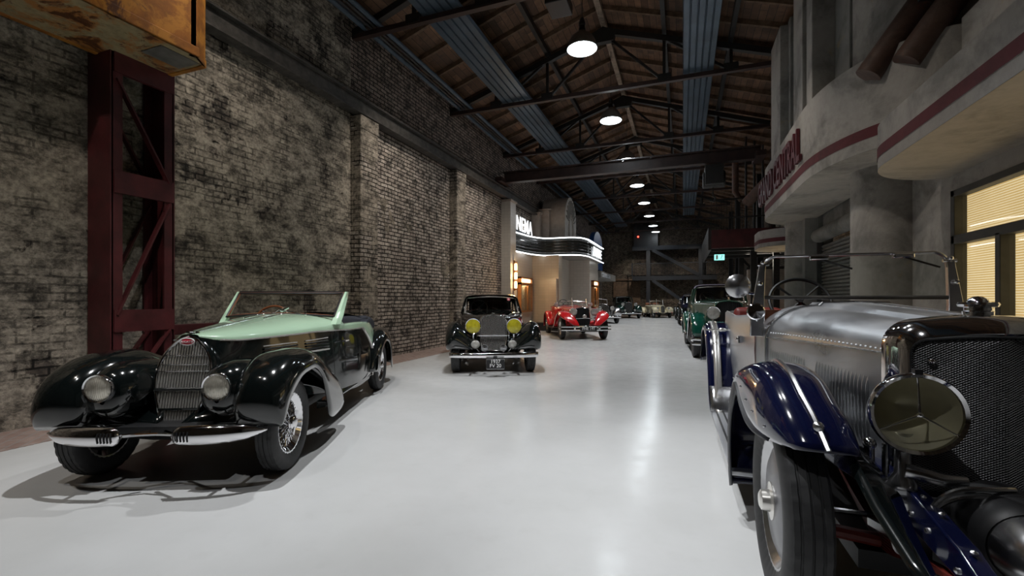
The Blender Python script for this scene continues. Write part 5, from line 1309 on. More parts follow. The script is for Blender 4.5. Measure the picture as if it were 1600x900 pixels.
# tub
TY = [1.62, 2.0, 2.6, 3.2, 3.8, 4.3, 4.7]; TW = [0.60, 0.63, 0.65, 0.64, 0.60, 0.50, 0.30]; TT = [1.27, 1.235, 1.215, 1.23, 1.23, 1.18, 1.0]
for s in (-1, 1):
    R = []
    for y in np.linspace(1.61, 4.7, 34):
        w = float(pch(TY, TW, [y])[0]); z = float(pch(TY, TT, [y])[0])
        R.append([(s*(w-0.06), y, z-0.05), (s*(w-0.05), y, z), (s*(w-0.02), y, z+0.012), (s*w, y, z-0.01), (s*(w+0.005), y, z-0.3), (s*(w-0.01), y, 0.6), (s*(w-0.06), y, 0.42)])
    MB().loft(R).build('body_side', 'polished_aluminium', car, True, 50)
    m = MB(); m.b2((s*0.62, 2.02, 1.0), (s*0.67, 2.08, 1.06)); m.tube([(s*0.655, 2.05, 1.03), (s*0.675, 2.05, 1.03), (s*0.675, 2.16, 1.03)], 0.010, 8); m.build('door_handle', 'chrome', car)
R = []
for y in np.linspace(3.95, 4.72, 10):
    w = float(pch(TY, TW, [min(y, 4.7)])[0]); z = float(pch(TY, TT, [min(y, 4.7)])[0])
    R.append([(w*math.sin(a), y, z-0.01+0.05*math.cos(a)) for a in np.linspace(-PI/2, PI/2, 13)])
MB().loft(R).build('rear_deck', 'polished_aluminium', car, True, 50)
MB().b2((-0.55, 1.62, 0.45), (0.55, 4.2, 0.52)).build('cockpit_floor', 'black_trim', car, False)
MB().b2((-0.57, 1.60, 0.80), (0.57, 1.64, 1.30)).build('dashboard', 'wood_trim', car, False)
for y in (2.45, 3.45):
    for x in (-0.28, 0.28):
        se = MB().b2((x-0.25, y-0.45, 0.55), (x+0.25, y+0.05, 0.75)).build('seat', 'leather_red', car, True, bevel=0.05, seg=3)
        m = MB(); m.box((x, y+0.10, 0.98), (0.5, 0.15, 0.62), rotm(math.radians(-10), 0, 0)); m.build('backrest', 'leather_red', se, True, bevel=0.06, seg=3)
steering_wheel(car, (-0.25, 1.80, 1.36), 0.215, math.radians(60), 'black_trim')
# fold-flat screen
f_ = MB()
f_.tube([(-0.555, 1.50, 1.395), (0.555, 1.50, 1.395)], 0.014, 10)
sf = f_.build('windscreen_frame', 'rail_steel', car)
MB().tube(cat([(-0.56, 1.50, 1.60), (-0.55, 1.50, 1.66), (-0.49, 1.50, 1.70), (-0.40, 1.50, 1.702), (0, 1.50, 1.704), (0.40, 1.50, 1.702), (0.49, 1.50, 1.70), (0.545, 1.50, 1.66), (0.555, 1.50, 1.60)], 50), 0.011, 8).build('top_rail', 'brushed_steel', sf)
MB().b2((-0.54, 1.498, 1.40), (0.54, 1.502, 1.695)).build('windscreen_glass', 'glass', sf, False)
for s in (-1, 1):
    R = []
    for z, w_, x in ((1.10, 0.09, 0.605), (1.26, 0.095, 0.60), (1.34, 0.08, 0.595), (1.45, 0.065, 0.585), (1.60, 0.045, 0.57), (1.64, 0.045, 0.565)):
        R.append([(s*(x-w_*0.5), 1.485, z), (s*(x+w_*0.5), 1.485, z), (s*(x+w_*0.5), 1.525, z), (s*(x-w_*0.5), 1.525, z)])
    MB().loft(R, True, True).build('windscreen_post', 'brushed_steel', car, True, 40, bevel=0.004)
    m = MB(); m.cyl((s*0.525, 1.50, 1.645), (s*0.60, 1.50, 1.645), 0.012, 10); m.ball((s*0.565, 1.49, 1.66), 0.016, 6); m.build('clamp', 'chrome', car); m = MB(); m.ball((s*0.585, 1.47, 1.50), 0.018, 6); m.cyl((s*0.585, 1.44, 1.50), (s*0.585, 1.50, 1.50), 0.008, 8); m.build('wing_nut', 'chrome', car)
for x, dx in ((-0.20, 0.20), (0.30, 0.20)):
    m = MB(); m.b2((x-0.06, 1.46, 1.668), (x+0.06, 1.50, 1.70)); m.build('wiper_motor', 'chrome', sf, False, bevel=0.008)
    MB().tube([(x, 1.47, 1.675), (x+dx, 1.475, 1.60)], 0.007, 6).build('wiper', 'black_trim', sf)
mi = MB().lathe([(0.001, -0.03), (0.05, -0.026), (0.085, -0.006), (0.092, 0.0), (0.085, 0.006), (0.001, 0.006)], (-0.735, 1.50, 1.485), (0, 1, 0), 28)
mi = mi.build('wing_mirror', 'brushed_steel', car); MB().tube([(-0.735, 1.50, 1.46), (-0.66, 1.51, 1.43), (-0.58, 1.505, 1.42)], 0.009, 8).build('mirror_arm', 'chrome', mi)
MB().lathe([(0.001, -0.06), (0.04, -0.05), (0.062, -0.01), (0.064, 0.0), (0.055, 0.008), (0.001, 0.012)], (-0.62, 1.44, 1.29), (0, -1, 0), 24).build('spot_lamp', 'chrome', car)
MB().tube([(-0.62, 1.47, 1.28), (-0.60, 1.50, 1.20)], 0.010, 8).build('spot_lamp_arm', 'chrome', car)
# ================================================================ the other cars
PONTOON = [(-.46, .46, -.45, .455, -.42, .45, .46, .80), (-.53, .53, -.45, .49, -.41, .47, .42, .86), (-.56, .66, -.36, .55, -.38, .52, .38, .885), (-.50, .80, -.26, .60, -.34, .62, .36, .89), (-.34, .91, -.12, .64, -.24, .73, .36, .89), (-.08, .965, .05, .66, -.04, .80, .37, .89),
           (.2, .95, .2, .64, .18, .79, .40, .89), (.5, .83, .45, .58, .38, .66, .46, .885), (.78, .62, .72, .48, .5, .5, .52, .88), (1.0, .45, .95, .38, .8, .38, .56, .875), (1.2, .35, 1.18, .32, 1.15, .32, .58, .87)]
SWEPT = [(-.50, .47, -.49, .465, -.48, .46, .56, .80), (-.50, .60, -.45, .57, -.44, .55, .54, .85), (-.42, .76, -.36, .70, -.35, .69, .53, .865), (-.24, .89, -.18, .82, -.18, .81, .52, .87), (.0, .945, .03, .87, .03, .86, .52, .87), (.28, .90, .27, .83, .26, .81, .53, .87), (.55, .76, .52, .69, .5, .68, .54, .87), (.80, .57, .76, .52, .74, .50, .55, .865), (1.02, .41, 1.0, .38, .98, .37, .56, .86), (1.2, .34, 1.18, .32, 1.16, .31, .57, .86)]
REAR = [(-.60, .34, -.55, .33, -.48, .32, .60, .82), (-.52, .56, -.50, .5, -.40, .47, .58, .86), (-.30, .80, -.28, .72, -.22, .69, .55, .87), (.0, .90, .0, .82, .0, .785, .52, .875), (.30, .85, .28, .78, .24, .72, .50, .875), (.54, .66, .5, .6, .40, .52, .50, .87), (.64, .42, .6, .4, .48, .34, .50, .86), (.66, .26, .64, .25, .55, .23, .50, .85)]
RED_SWEPT = [(-.64, .455, -.63, .44, -.58, .47, .25, .42), (-.61, .55, -.60, .50, -.48, .62, .26, .60), (-.52, .71, -.50, .56, -.38, .73, .29, .80), (-.32, .87, -.32, .64, -.20, .81, .36, .865), (.0, .95, .0, .72, .03, .86, .44, .87)]+SWEPT[5:]
def move(st, dy, sy=1.0, sz=1.0): return [(r[0]*sy+dy, r[1]*sz, r[2]*sy+dy, r[3]*sz, r[4]*sy+dy, r[5]*sz, r[6], r[7]) for r in st]
def classic(name, label, loc, phi, wb=3.2, ht=0.70, R=0.36, tw=0.16, body='paint_black', wing='paint_black', top='paint_black', roof='saloon', wing_st=PONTOON,
            gr=None, lamp=(0.37, -0.12, 0.87, 0.13, 'lens_clear'), cowl=(1.25, 1.08, 0.62), roof_h=1.5, bumper='blade', plate=None, fogs=(), horns=(), seat='leather_tan', bars=16, spokes=False, fine=True,
            wheelstyle='brushed_steel', hood_line=False, mascot=False, barmat='bar_chrome', corecol='radiator_core', side_spare=False, posts=False, lipstrip=False, screen_h=0.30, wing_e=0.75, wing_cp=0.5, wing_ei=None):
    car = thing(name, loc, math.radians(phi), label, 'car')
    g = dict(y=-0.12, w=0.24, z0=0.42, z1=1.08, wb=0.20, shape='arch', lean=0.08); g.update(gr or {})
    # radiator grille
    if g['shape'] == 'arch': pr = [(g['z0'], g['wb']), (g['z0']+(g['z1']-g['z0'])*0.5, g['w']), (g['z1']-0.13, g['w']*0.97), (g['z1']-0.05, g['w']*0.80), (g['z1']-0.015, g['w']*0.5), (g['z1'], 0.0)]
    elif g['shape'] == 'square': pr = [(g['z0'], g['wb']), (g['z1']-0.10, g['w']), (g['z1']-0.04, g['w']*0.93), (g['z1']-0.012, g['w']*0.7), (g['z1'], 0.0)]
    else: pr = [(g['z0'], g['wb']), (g['z1']-0.12, g['w']), (g['z1']-0.11, g['w']*0.99), (g['z1']-0.01, g['w']*0.55), (g['z1'], 0.0)]
    ou = arch(0, 0, pr, 24); zc_ = (g['z0']+g['z1'])/2
    def gy(z): return g['y']+g['lean']*(z-g['z0'])/(g['z1']-g['z0'])
    R_ = []
    for sc_, dy in ((0.90, 0.03), (0.92, 0.0), (0.97, -0.012), (1.02, 0.0), (1.04, 0.05), (1.04, 0.14)):
        R_.append([(x*sc_, gy(z)+dy, zc_+(z-zc_)*(1+(sc_-1)*0.7)) for x, z in ou])
    gs = MB().loft(R_, True).build('radiator_shell', 'chrome' if not g.get('painted') else body, car, True, 50)
    MB().add([(x*0.97, gy(z)+0.035, z) for x, z in ou], [tuple(range(len(ou)))]).build('radiator_core', corecol, gs, False)
    zz = np.array([p[0] for p in pr]); ww = np.array([p[1] for p in pr])
    for i in range(bars):
        x = (i-(bars-1)/2)*(2*g['w']*0.88/bars)
        ok = [z for z in np.linspace(g['z0']+0.02, g['z1']-0.03, 60) if float(pch(zz, ww, [z])[0])*0.91 > abs(x)]
        if len(ok) > 3: MB().tube([(x, gy(ok[0])+0.008, ok[0]), (x, gy(ok[-1])+0.008, ok[-1])], 0.0065, 6).build('grille_bar', barmat, gs)
    MB().lathe([(0.03, 0), (0.034, 0.02), (0.02, 0.03), (0.001, 0.034)], (0, gy(g['z1'])+0.06, g['z1']), (0, 0, 1), 16).build('radiator_cap', 'chrome', car)
    if mascot:
        ms = MB(); zt = g['z1']+0.03; y_ = gy(g['z1'])+0.06
        ms.tube([(0, y_, zt), (0, y_, zt+0.05)], [0.015, 0.008], 8); ms.tube([(0.05*math.cos(a), y_, zt+0.10+0.05*math.sin(a)) for a in [2*PI*i/20 for i in range(20)]], 0.006, 6, closed=True)
        for a in (PI/2, PI/2+2*PI/3, PI/2+4*PI/3): ms.tube([(0, y_, zt+0.10), (0.05*math.cos(a), y_, zt+0.10+0.05*math.sin(a))], 0.005, 5)
        ms.build('mascot', 'chrome', car)
    # bonnet
    cy, cz, cw = cowl
    R_ = []; Rs = {1: [], -1: []}
    for t in np.linspace(0, 1, 18):
        y = gy(g['z1'])+0.10+(cy-gy(g['z1'])-0.10)*t; w = g['w']*1.03+(cw-g['w']*1.03)*t**0.9; zt = g['z1']+(cz-g['z1'])*t**0.8; sh_ = zt-0.16+0.02*t
        R_.append([(w*math.copysign(abs(math.cos(a))**0.75, math.cos(a)), y, sh_+(zt-sh_)*math.sin(a)**0.75 if math.sin(a) > 0 else sh_) for a in np.linspace(PI, 0, 21)])
        for s in (1, -1): Rs[s].append([(s*w, y, sh_), (s*w*1.0, y, sh_-0.2), (s*(w*0.98), y, 0.52-0.05*t), (s*w*0.9, y, 0.40-0.06*t)])
    bn = MB().loft(R_).build('bonnet', body, car, True, 60)
    for s in (1, -1):
        bs = MB().loft(Rs[s]).build('bonnet_side', body, car, True, 40)
        if fine:
            for k in range(14):
                t = 0.15+0.05*k; y = gy(g['z1'])+0.10+(cy-gy(g['z1'])-0.10)*t; w = g['w']*1.03+(cw-g['w']*1.03)*t**0.9
                m = MB(); m.bar((s*(w+0.004), y, 0.62), (s*(w+0.004), y+0.01, 0.84), 0.008, 0.012); m.build('louvre', body, bs, False)
    if hood_line:
        for s in (1, -1): strip_along([(s*(r[0][0] if s < 0 else r[-1][0]) if False else r[2 if s < 0 else 18][0], r[2 if s < 0 else 18][1], r[2 if s < 0 else 18][2]+0.006) for r in R_], 0.008, 'bonnet_strip', 'chrome', bn)
    strip_along([(0, r[10][1], r[10][2]+0.003) for r in R_], 0.006, 'hinge', 'chrome', bn)
    # body
    ye = wb+0.75; BYs = [cy, cy+0.4, wb-0.6, wb, wb+0.4, ye]; BWs = [cw, cw+0.06, cw+0.08, cw+0.02, cw-0.12, 0.22]; BZs = [cz-0.14, cz-0.06, cz-0.05, cz-0.08, cz-0.22, cz-0.55]
    for s in (1, -1):
        R_ = []
        for y in np.linspace(cy, ye, 26):
            w = float(pch(BYs, BWs, [y])[0]); z = float(pch(BYs, BZs, [y])[0])
            R_.append([(s*(w-0.08), y, z+0.01), (s*(w-0.03), y, z+0.012), (s*w, y, z-0.02), (s*(w+0.015), y, z-0.25), (s*(w+0.0), y, 0.42), (s*(w-0.06), y, 0.30)])
        bd = MB().loft(R_).build('body_side', body, car, True, 50)
        MB().tube([(s*(cw+0.07), cy+0.75, cz-0.25), (s*(cw+0.11), cy+0.75, cz-0.25), (s*(cw+0.11), cy+0.86, cz-0.25)], 0.010, 6).build('door_handle', 'chrome', bd)
        strip_along([(s*(float(pch(BYs, BWs, [y])[0])+0.012), y, float(pch(BYs, BZs, [y])[0])-0.06) for y in np.linspace(cy, wb+0.3, 14)], 0.007, 'waist_strip', 'chrome', bd)
    R_ = []
    yd = wb-0.25 if roof == 'roadster' else wb-0.1
    for y in np.linspace(yd, ye, 14):
        w = float(pch(BYs, BWs, [y])[0]); z = float(pch(BYs, BZs, [y])[0]); R_.append([(w*math.sin(a), y, z+0.08*math.cos(a)) for a in np.linspace(-PI/2, PI/2, 15)])
    MB().loft(R_, False, False).build('rear_deck', body, car, True, 60)
    R_ = []
    for t in np.linspace(0, 1, 5):
        y = cy+0.16*t; w = cw*1.0; z = cz+0.01*t; R_.append([(w*math.copysign(abs(math.cos(a))**0.75, math.cos(a)), y, cz-0.14+(z-cz+0.14)*max(0, math.sin(a))**0.75) for a in np.linspace(PI, 0, 21)])
    MB().loft(R_).build('scuttle', body, car, True, 60)
    m = MB(); m.b2((-0.5, -0.2, 0.26), (0.5, wb+0.6, 0.36)); m.b2((-0.22, 0.02, 0.35), (0.22, cy, 0.8)); m.b2((-cw+0.05, cy+0.02, 0.4), (cw-0.05, cy+0.06, cz-0.1)); m.build('chassis', 'black_trim', car, False)
    for s in (1, -1):
        x = s*0.28
        se = MB().b2((x-0.24, cy+0.75, 0.42), (x+0.24, cy+1.25, 0.62)).build('seat', seat, car, True, bevel=0.05)
        m = MB(); m.box((x, cy+1.28, 0.85), (0.48, 0.14, 0.55), rotm(math.radians(-10), 0, 0)); m.build('backrest', seat, se, True, bevel=0.05)
    steering_wheel(car, (-0.28, cy+0.52, cz+0.06), 0.19, math.radians(60), 'black_trim')
    # windscreen and roof
    wt = cw-0.075; yb_, yt_ = cy+0.06, cy+0.26
    def W(x, t): return (x*(1+(wt/(cw-0.04)-1)*t), yb_+(yt_-yb_)*t+0.10*(x/cw)**2, cz-0.02-0.06*(x/cw)**2+(roof_h-0.06-cz+0.02+0.02*(x/cw)**2)*t)
    if roof == 'roadster':
        def W(x, t): return (x, cy+0.10+0.12*t+0.08*(x/cw)**2, cz-0.01-0.05*(x/cw)**2+screen_h*t)
    X_ = np.linspace(-(cw-0.04), cw-0.04, 13)
    MB().loft([[W(x, t) for x in X_] for t in (0.03, 1)]).build('windscreen', 'glass', car, True, recalc=False)
    lp = [W(x, 0.02) for x in X_]+[W(X_[-1], t) for t in (.35, .7)]+[W(x, 1) for x in X_[::-1]]+[W(X_[0], t) for t in (.7, .35)]
    wf = MB().tube(lp, 0.019, 8, closed=True).build('windscreen_frame', 'bar_chrome', car)
    if posts:
        for x in (X_[0], 0, X_[-1]):
            a_, b_ = Vector(W(x, -0.1)), Vector(W(x, 1.0))+Vector((0, 0, 0.14)); MB().tube([a_, b_], [0.03, 0.02], 8).build('screen_post', 'bar_chrome', wf)
    for x, dx in ((-0.18, -0.2), (0.22, -0.2)):
        p, q = Vector(W(x, 0.02))+Vector((0, -.03, 0.01)), Vector(W(x+dx, 0.25))+Vector((0, -.03, 0)); MB().tube([p, q], 0.006, 5).build('wiper', 'chrome', wf)
    if roof in ('saloon', 'cabrio'):
        y2 = wb-0.15; R_ = []
        for t in np.linspace(0, 1, 16):
            y = yt_-0.02+(y2-yt_)*t; w = wt+0.02-0.02*t; hz = roof_h-0.03+0.05*math.sin(PI*min(1, t*1.1+0.1))-0.06*t**3
            R_.append([(w*1.02, y, hz-0.12)]+[(w*math.copysign(abs(math.cos(a))**0.55, math.cos(a)), y, hz-0.10+0.10*max(0, math.sin(a))**0.6) for a in np.linspace(0, PI, 19)]+[(-w*1.02, y, hz-0.12)])
        for t in np.linspace(0.15, 1, 8):
            y = y2+0.42*t**1.1; w = (wt)*(1-0.10*t); hz = roof_h-0.06-(roof_h-cz+0.0)*t**1.6
            R_.append([(w*1.02, y, min(hz-0.05, roof_h-0.18))]+[(w*math.copysign(abs(math.cos(a))**0.55, math.cos(a)), y, hz-0.06+0.06*max(0, math.sin(a))**0.6) for a in np.linspace(0, PI, 19)]+[(-w*1.02, y, min(hz-0.05, roof_h-0.18))])
        rf = MB().loft(R_).build('roof', top, car, True, 60)
        for s in (1, -1):
            for (ya, yb2, wd) in ((yb_+0.12, yt_, 0.05), (cy+1.10, cy+1.10, 0.06), (y2-0.30, y2-0.30, 0.10)):
                m = MB(); m.bar((s*(cw+0.03), ya, cz-0.08), (s*(wt+0.01), yb2, roof_h-0.10), 0.045, wd, (0, 1, 0)); m.build('pillar', top if roof == 'saloon' else body, car, False, bevel=0.01)
            R_ = [[(s*(cw+0.03), yb_+0.12, cz-0.06), (s*(cw+0.035), y2-0.3, cz-0.06)], [(s*(wt+0.005), yt_, roof_h-0.11), (s*(wt+0.005), y2-0.3, roof_h-0.11)]]
            MB().loft(R_).build('side_window', 'glass', car, False, recalc=False)
            m = MB(); m.prism([(y2-0.30, cz-0.08), (y2+0.45, cz-0.10), (y2+0.30, roof_h-0.3), (y2, roof_h-0.10), (y2-0.30, roof_h-0.10)], 'x', s*(wt-0.0), s*(wt+0.02)); m.build('rear_quarter', top, car, False)
        m = MB(); m.b2((-wt+0.02, y2+0.06, cz-0.15), (wt-0.02, y2+0.09, cz+0.08)); m.b2((-wt+0.02, y2+0.06, roof_h-0.16), (wt-0.02, y2+0.09, roof_h-0.08)); m.b2((-wt+0.02, y2+0.06, cz), (-0.3, y2+0.09, roof_h-0.1)); m.b2((0.3, y2+0.06, cz), (wt-0.02, y2+0.09, roof_h-0.1)); m.build('rear_panel', top, car, False)
        MB().b2((-0.3, y2+0.07, cz+0.08), (0.3, y2+0.075, roof_h-0.16)).build('rear_window', 'glass', car, False)
    # wings, wheels, boards
    k = R/0.37
    for s in (1, -1):
        w = fender(move(wing_st, 0, k, k), 'front_wing', wing, car, s, 36, 18, wing_e, 0.010, wing_cp, wing_ei)
        if lipstrip:
            A = np.array(move(wing_st, 0, k, k), float); s_ = cumlen(A[:, :2]); B = pch(s_, A, np.linspace(0, s_[-1], 24)); strip_along([(s*r[7], r[4]-0.004, r[5]) for r in B], 0.009, 'lip_strip', 'chrome', w)
            MB().ball((s*0.70, -0.02, 0.965*k), 0.03, 8, (1, 1.2, 1)).build('side_lamp', 'chrome', w)
        fender(move(REAR, wb, k, k), 'rear_wing', wing, car, s, 30, 18, 0.75, 0.010)
        MB().b2((s*0.56, 1.1*k, 0.29), (s*0.86, wb-0.50*k, 0.325)).build('running_board', 'black_trim', car, False, bevel=0.008)
        m = MB(); m.loft([[(s*0.56, y, 0.31) for y in (0.5, 1.4, wb-0.3)], [(s*(cw-0.02), y, 0.44) for y in (0.5, 1.4, wb-0.3)]]); m.build('valance', wing, car, True)
        # catwalk closing the gap between wing and radiator
        R_ = []
        for y, z0, z1, x1 in ((g['y']+0.02, g['z0']+0.02, .50, .58), (0.0, .52, .62, .56), (0.3, .60, .66, .56), (0.7, .58, .56, .58)):
            R_.append([(s*(g['wb']*0.9+(x1-g['wb']*0.9)*t), y, z0+(z1-z0)*t) for t in np.linspace(0, 1, 5)])
        MB().loft(R_).build('apron', wing, car, True, 60, solid=0.008)
        for y in (0, wb):
            wheel(car, (s*ht, y, R), R, tw, R*0.62, s, 'wire' if spokes else wheelstyle, rimmat='brushed_steel', n=72 if fine else 48, tread='block' if fine else 'plain', nsp=12, lite=not fine)
        lx, ly, lz, lr, lm = lamp
        hl = headlamp(car, (s*lx, ly, lz), lr, lr*1.3, lm, 'chrome', n=32)
        MB().tube([(s*lx, ly+lr*0.5, lz-lr*0.8), (s*(lx+0.02), ly+lr*0.7, 0.55)], [0.02, 0.025], 8).build('lamp_stalk', 'chrome', hl)
        for (fx, fy, fz, fr) in fogs:
            f_ = headlamp(car, (s*fx, fy, fz), fr, fr*1.1, 'lens_clear', 'chrome', n=24, name='fog_lamp'); MB().tube([(s*fx, fy+fr*0.5, fz-fr*0.7), (s*fx*0.8, fy+0.15, 0.42)], 0.012, 6).build('fog_lamp_stalk', 'chrome', f_)
        for (fx, fy, fz, fr) in horns:
            m = MB().lathe([(fr, 0), (fr*0.98, 0.01), (fr*0.6, 0.03), (fr*0.3, 0.07), (fr*0.18, 0.16), (0.001, 0.18)], (s*fx, fy, fz), (0, 1, 0), 24); h_ = m.build('horn', 'chrome', car)
            MB().lathe([(0.001, 0.006), (fr*0.9, 0.012)], (s*fx, fy, fz), (0, 1, 0), 24).build('horn_grille', 'brushed_steel', h_)
        if side_spare:
            sp = MB(); sp.lathe([(0.2, -0.07), (0.30, -0.085), (0.36, -0.06), (0.37, 0), (0.36, 0.06), (0.30, 0.085), (0.2, 0.07)], (s*0.76, 0.95, 0.62), (1, 0, 0), 40); sp.build('spare_wheel', 'rubber', car)
    if bumper == 'blade':
        R_ = []
        for x in np.linspace(-0.80, 0.80, 25):
            q = (abs(x)/0.80); y0 = -0.70+0.10*q**4
            R_.append([(x, y0+0.022-0.03*math.cos(a), 0.385+0.045*math.sin(a)) for a in np.linspace(-PI/2, PI/2, 9)])
        b_ = MB().loft(R_).build('bumper', 'chrome', car, True, 60, solid=0.006)
        for s in (1, -1): MB().b2((s*0.42-0.02, -0.69, 0.36), (s*0.42+0.02, -0.1, 0.40)).build('bumper_iron', 'black_trim', b_, False)
    elif bumper == 'double':
        b_ = None
        for z in (0.36, 0.47):
            P = [(x, -0.68+0.14*(abs(x)/0.85)**3, z) for x in np.linspace(-0.85, 0.85, 21)]
            m = MB(); m.loft([[(p[0], p[1]-0.012, p[2]-0.028), (p[0], p[1]-0.018, p[2]), (p[0], p[1]-0.012, p[2]+0.028), (p[0], p[1]+0.008, p[2]+0.028), (p[0], p[1]+0.008, p[2]-0.028)] for p in P], True, True)
            m = m.build('bumper_bar', 'chrome', car, True, 40)
        for s in (1, -1):
            m = MB(); m.lathe([(0.001, 0.0), (0.035, 0.002), (0.04, 0.02), (0.04, 0.05)], (s*0.42, -0.71, 0.415), (0, 1, 0), 16); m.b2((s*0.42-0.02, -0.66, 0.39), (s*0.42+0.02, -0.1, 0.43)); m.build('bumper_iron', 'chrome', car)
    if plate:
        px, pz, pw, ph, lines, sz, plm, txm = plate
        p_ = MB().b2((px-pw/2, -0.755, pz-ph/2), (px+pw/2, -0.74, pz+ph/2)).build('number_plate', plm, car, False)
        m = MB(); m.tube([(px-pw/2, -0.752, pz-ph/2), (px+pw/2, -0.752, pz-ph/2), (px+pw/2, -0.752, pz+ph/2), (px-pw/2, -0.752, pz+ph/2)], 0.007, 6, closed=True); m.build('plate_rim', 'brushed_steel', p_)
        for i, tx in enumerate(lines):
            plate_text(p_, tx, sz, (px, -0.758, pz+ph/2-(i+1)*(ph-0.02)/len(lines)+0.012), txm)
        MB().b2((px-0.03, -0.74, pz), (px+0.03, -0.66, pz+ph/2+0.05)).build('plate_bracket', 'black_trim', p_, False)
    return car
bc = classic('saloon_car', 'black vintage saloon with yellow headlamps, parked in front of the brick wall', (-3.43, 8.10, 0), 24.5, wb=3.2, ht=0.71, R=0.37, tw=0.17, roof='saloon', roof_h=1.50,
    gr=dict(y=-0.16, w=0.265, wb=0.235, z0=0.40, z1=1.10), lamp=(0.38, -0.36, 0.885, 0.142, 'lens_yellow'), cowl=(1.30, 1.14, 0.64), wing_e=0.95, wing_cp=0.70, wing_ei=1.7, wing_st=[(r[0], r[1], r[2], r[3]-(0.06 if 1 < i < 7 else 0), r[4], r[5], r[6]-(0.06 if i < 7 else 0), r[7]) for i, r in enumerate(PONTOON)], plate=(0.02, 0.235, 0.32, 0.17, ['1937', 'FV 20'], 0.088, 'black_trim', 'white_enamel'),
    fogs=((0.335, -0.52, 0.565, 0.078),), horns=((0.17, -0.55, 0.50, 0.065),), bars=19, seat='leather_red')
zb = 0.70; MB().tube([(-0.30, -0.175, zb), (0.30, -0.175, zb)], 0.014, 8).build('grille_cross_bar', 'chrome', bc)
stk = MB().lathe([(0.001, 0.004), (0.036, 0.003), (0.036, 0)], (0.39, 1.50, 1.385), (0, -1, 0.3), 20).build('windscreen_sticker', 'white_enamel', bc, False)
MB().lathe([(0.014, 0.005), (0.034, 0.0045)], (0.39, 1.50, 1.385), (0, -1, 0.3), 20).build('sticker_ring', 'badge_red', stk, False)
rc = classic('red_roadster', 'bright red open roadster with swept wings, parked in front of the cinema entrance', (-3.28, 15.75, 0), 25.0, wb=3.0, ht=0.73, R=0.385, tw=0.17, body='paint_red', wing='paint_red', roof='roadster', wing_st=RED_SWEPT, roof_h=1.4, screen_h=0.17,
    gr=dict(y=-0.05, w=0.25, wb=0.24, z0=0.46, z1=1.10, shape='square', lean=0.06), lamp=(0.375, -0.22, 0.955, 0.135, 'lens_clear'), cowl=(1.55, 1.15, 0.62), bumper='double', plate=(0.03, 0.40, 0.56, 0.125, ['FHE 141'], 0.125, 'black_trim', 'white_enamel'),
    bars=14, barmat='black_trim', mascot=True, spokes=True, posts=True, lipstrip=True, hood_line=True, seat='leather_tan')
MB().lathe([(0.001, 0.03), (0.06, 0.02), (0.075, 0.0), (0.06, -0.04), (0.001, -0.06)], (0, -0.30, 0.79), (0, -1, 0), 24).build('centre_lamp', 'lens_clear', rc)
MB().tube([(-0.36, -0.24, 0.72), (-0.12, -0.28, 0.735), (0.12, -0.28, 0.735), (0.36, -0.24, 0.72)], 0.012, 8).build('lamp_bar', 'chrome', rc)
for s in (-1, 1): headlamp(rc, (s*0.66, 1.52, 1.20), 0.085, 0.10, 'lens_clear', 'chrome', n=24, name='spot_lamp')
gc = classic('green_cabriolet', 'tall two-tone green cabriolet with a purple-grey cloth top, parked behind the aluminium tourer', (1.02, 11.85, 0), 2.5, wb=3.5, ht=0.73, R=0.42, tw=0.17, body='paint_green', wing='paint_fender_green', top='purple_cloth', roof='cabrio', wing_st=SWEPT, roof_h=1.80,
    gr=dict(y=0.0, w=0.30, wb=0.28, z0=0.55, z1=1.36, shape='oct', lean=0.0, painted=True), lamp=(0.36, -0.20, 1.06, 0.150, 'lens_clear'), cowl=(1.70, 1.38, 0.66), bumper='double', bars=12, barmat='black_trim', mascot=True, hood_line=True, wheelstyle='rafter_wood', side_spare=True, lipstrip=True)
MB().b2((-0.62, -0.72, 0.39), (-0.52, -0.69, 0.44)).build('indicator', 'amber', gc, False, bevel=0.008)
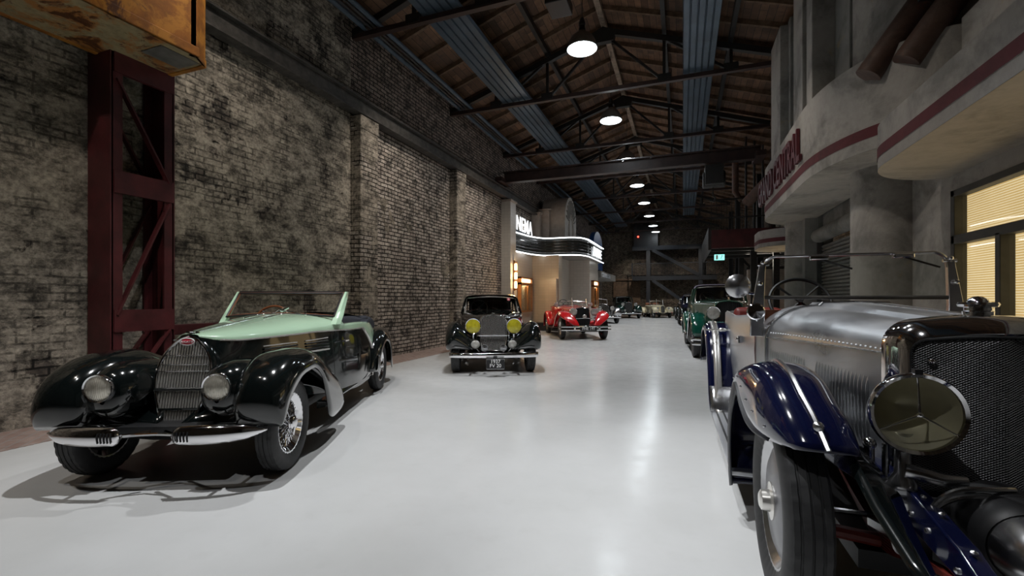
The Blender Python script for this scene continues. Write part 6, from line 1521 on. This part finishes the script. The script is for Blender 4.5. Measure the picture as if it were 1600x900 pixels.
classic('navy_saloon', 'dark navy car with a chrome windscreen frame behind the green cabriolet', (0.72, 24.6, 0), 4, wb=3.1, ht=0.70, R=0.38, body='paint_navy', wing='paint_black', top='hood_cloth', roof='cabrio', wing_st=SWEPT, roof_h=1.66, gr=dict(z1=1.15), lamp=(0.38, -0.2, 0.95, 0.13, 'lens_clear'), cowl=(1.35, 1.2, 0.62), bumper='double', fine=False, bars=8)
classic('black_tourer', 'black open car far down the facade row, last before the end wall', (0.45, 31.6, 0), 4, wb=3.0, ht=0.70, R=0.37, body='paint_black', wing='paint_black', roof='roadster', wing_st=SWEPT, gr=dict(z1=1.12, shape='square'), lamp=(0.36, -0.2, 0.93, 0.13, 'lens_clear'), cowl=(1.3, 1.15, 0.60), bumper='double', fine=False, bars=8)
sc_ = classic('silver_winged_roadster', 'black open roadster with silver wings behind the red roadster', (-4.25, 26.6, 0), 24, wb=3.0, ht=0.70, R=0.36, body='paint_black', wing='brushed_steel', roof='roadster', wing_st=PONTOON, gr=dict(z1=1.08), lamp=(0.36, -0.3, 0.88, 0.12, 'lens_clear'), cowl=(1.3, 1.12, 0.60), bumper='blade', fine=False, bars=8)
classic('dark_green_saloon', 'dark green saloon with a broad chrome bumper near the end wall gate', (-3.75, 34.4, 0), 18, wb=3.2, ht=0.74, R=0.38, body='paint_dark_green', wing='paint_dark_green', top='paint_dark_green', roof='saloon', wing_st=PONTOON, roof_h=1.64, gr=dict(z1=1.18, w=0.27, wb=0.25), lamp=(0.46, -0.25, 1.02, 0.13, 'lens_clear'), cowl=(1.35, 1.22, 0.64), bumper='blade', fine=False, bars=10, fogs=((0.36, -0.5, 0.6, 0.08),))
# cream sports car with twin upright grilles
wc = classic('cream_sports_car', 'cream white open sports car with rounded wings, parked under the end wall gallery', (-1.50, 36.0, 0), 21, wb=2.4, ht=0.60, R=0.32, tw=0.13, body='paint_cream', wing='paint_cream', roof='roadster', wing_st=[(r[0], r[1], r[2], r[3], r[4], r[5], r[6]-0.06, r[7]-0.12) for r in PONTOON], gr=dict(z0=0.36, z1=0.94, w=0.16, wb=0.12, y=-0.35, painted=True), lamp=(0.40, -0.42, 0.72, 0.08, 'lens_clear'), cowl=(1.0, 0.98, 0.55), bumper=None, fine=False, bars=10, posts=True)
for s in (-1, 1): MB().ball((s*0.58, -0.58, 0.42), 0.035, 6).build('reflector_stud', 'badge_red', wc)
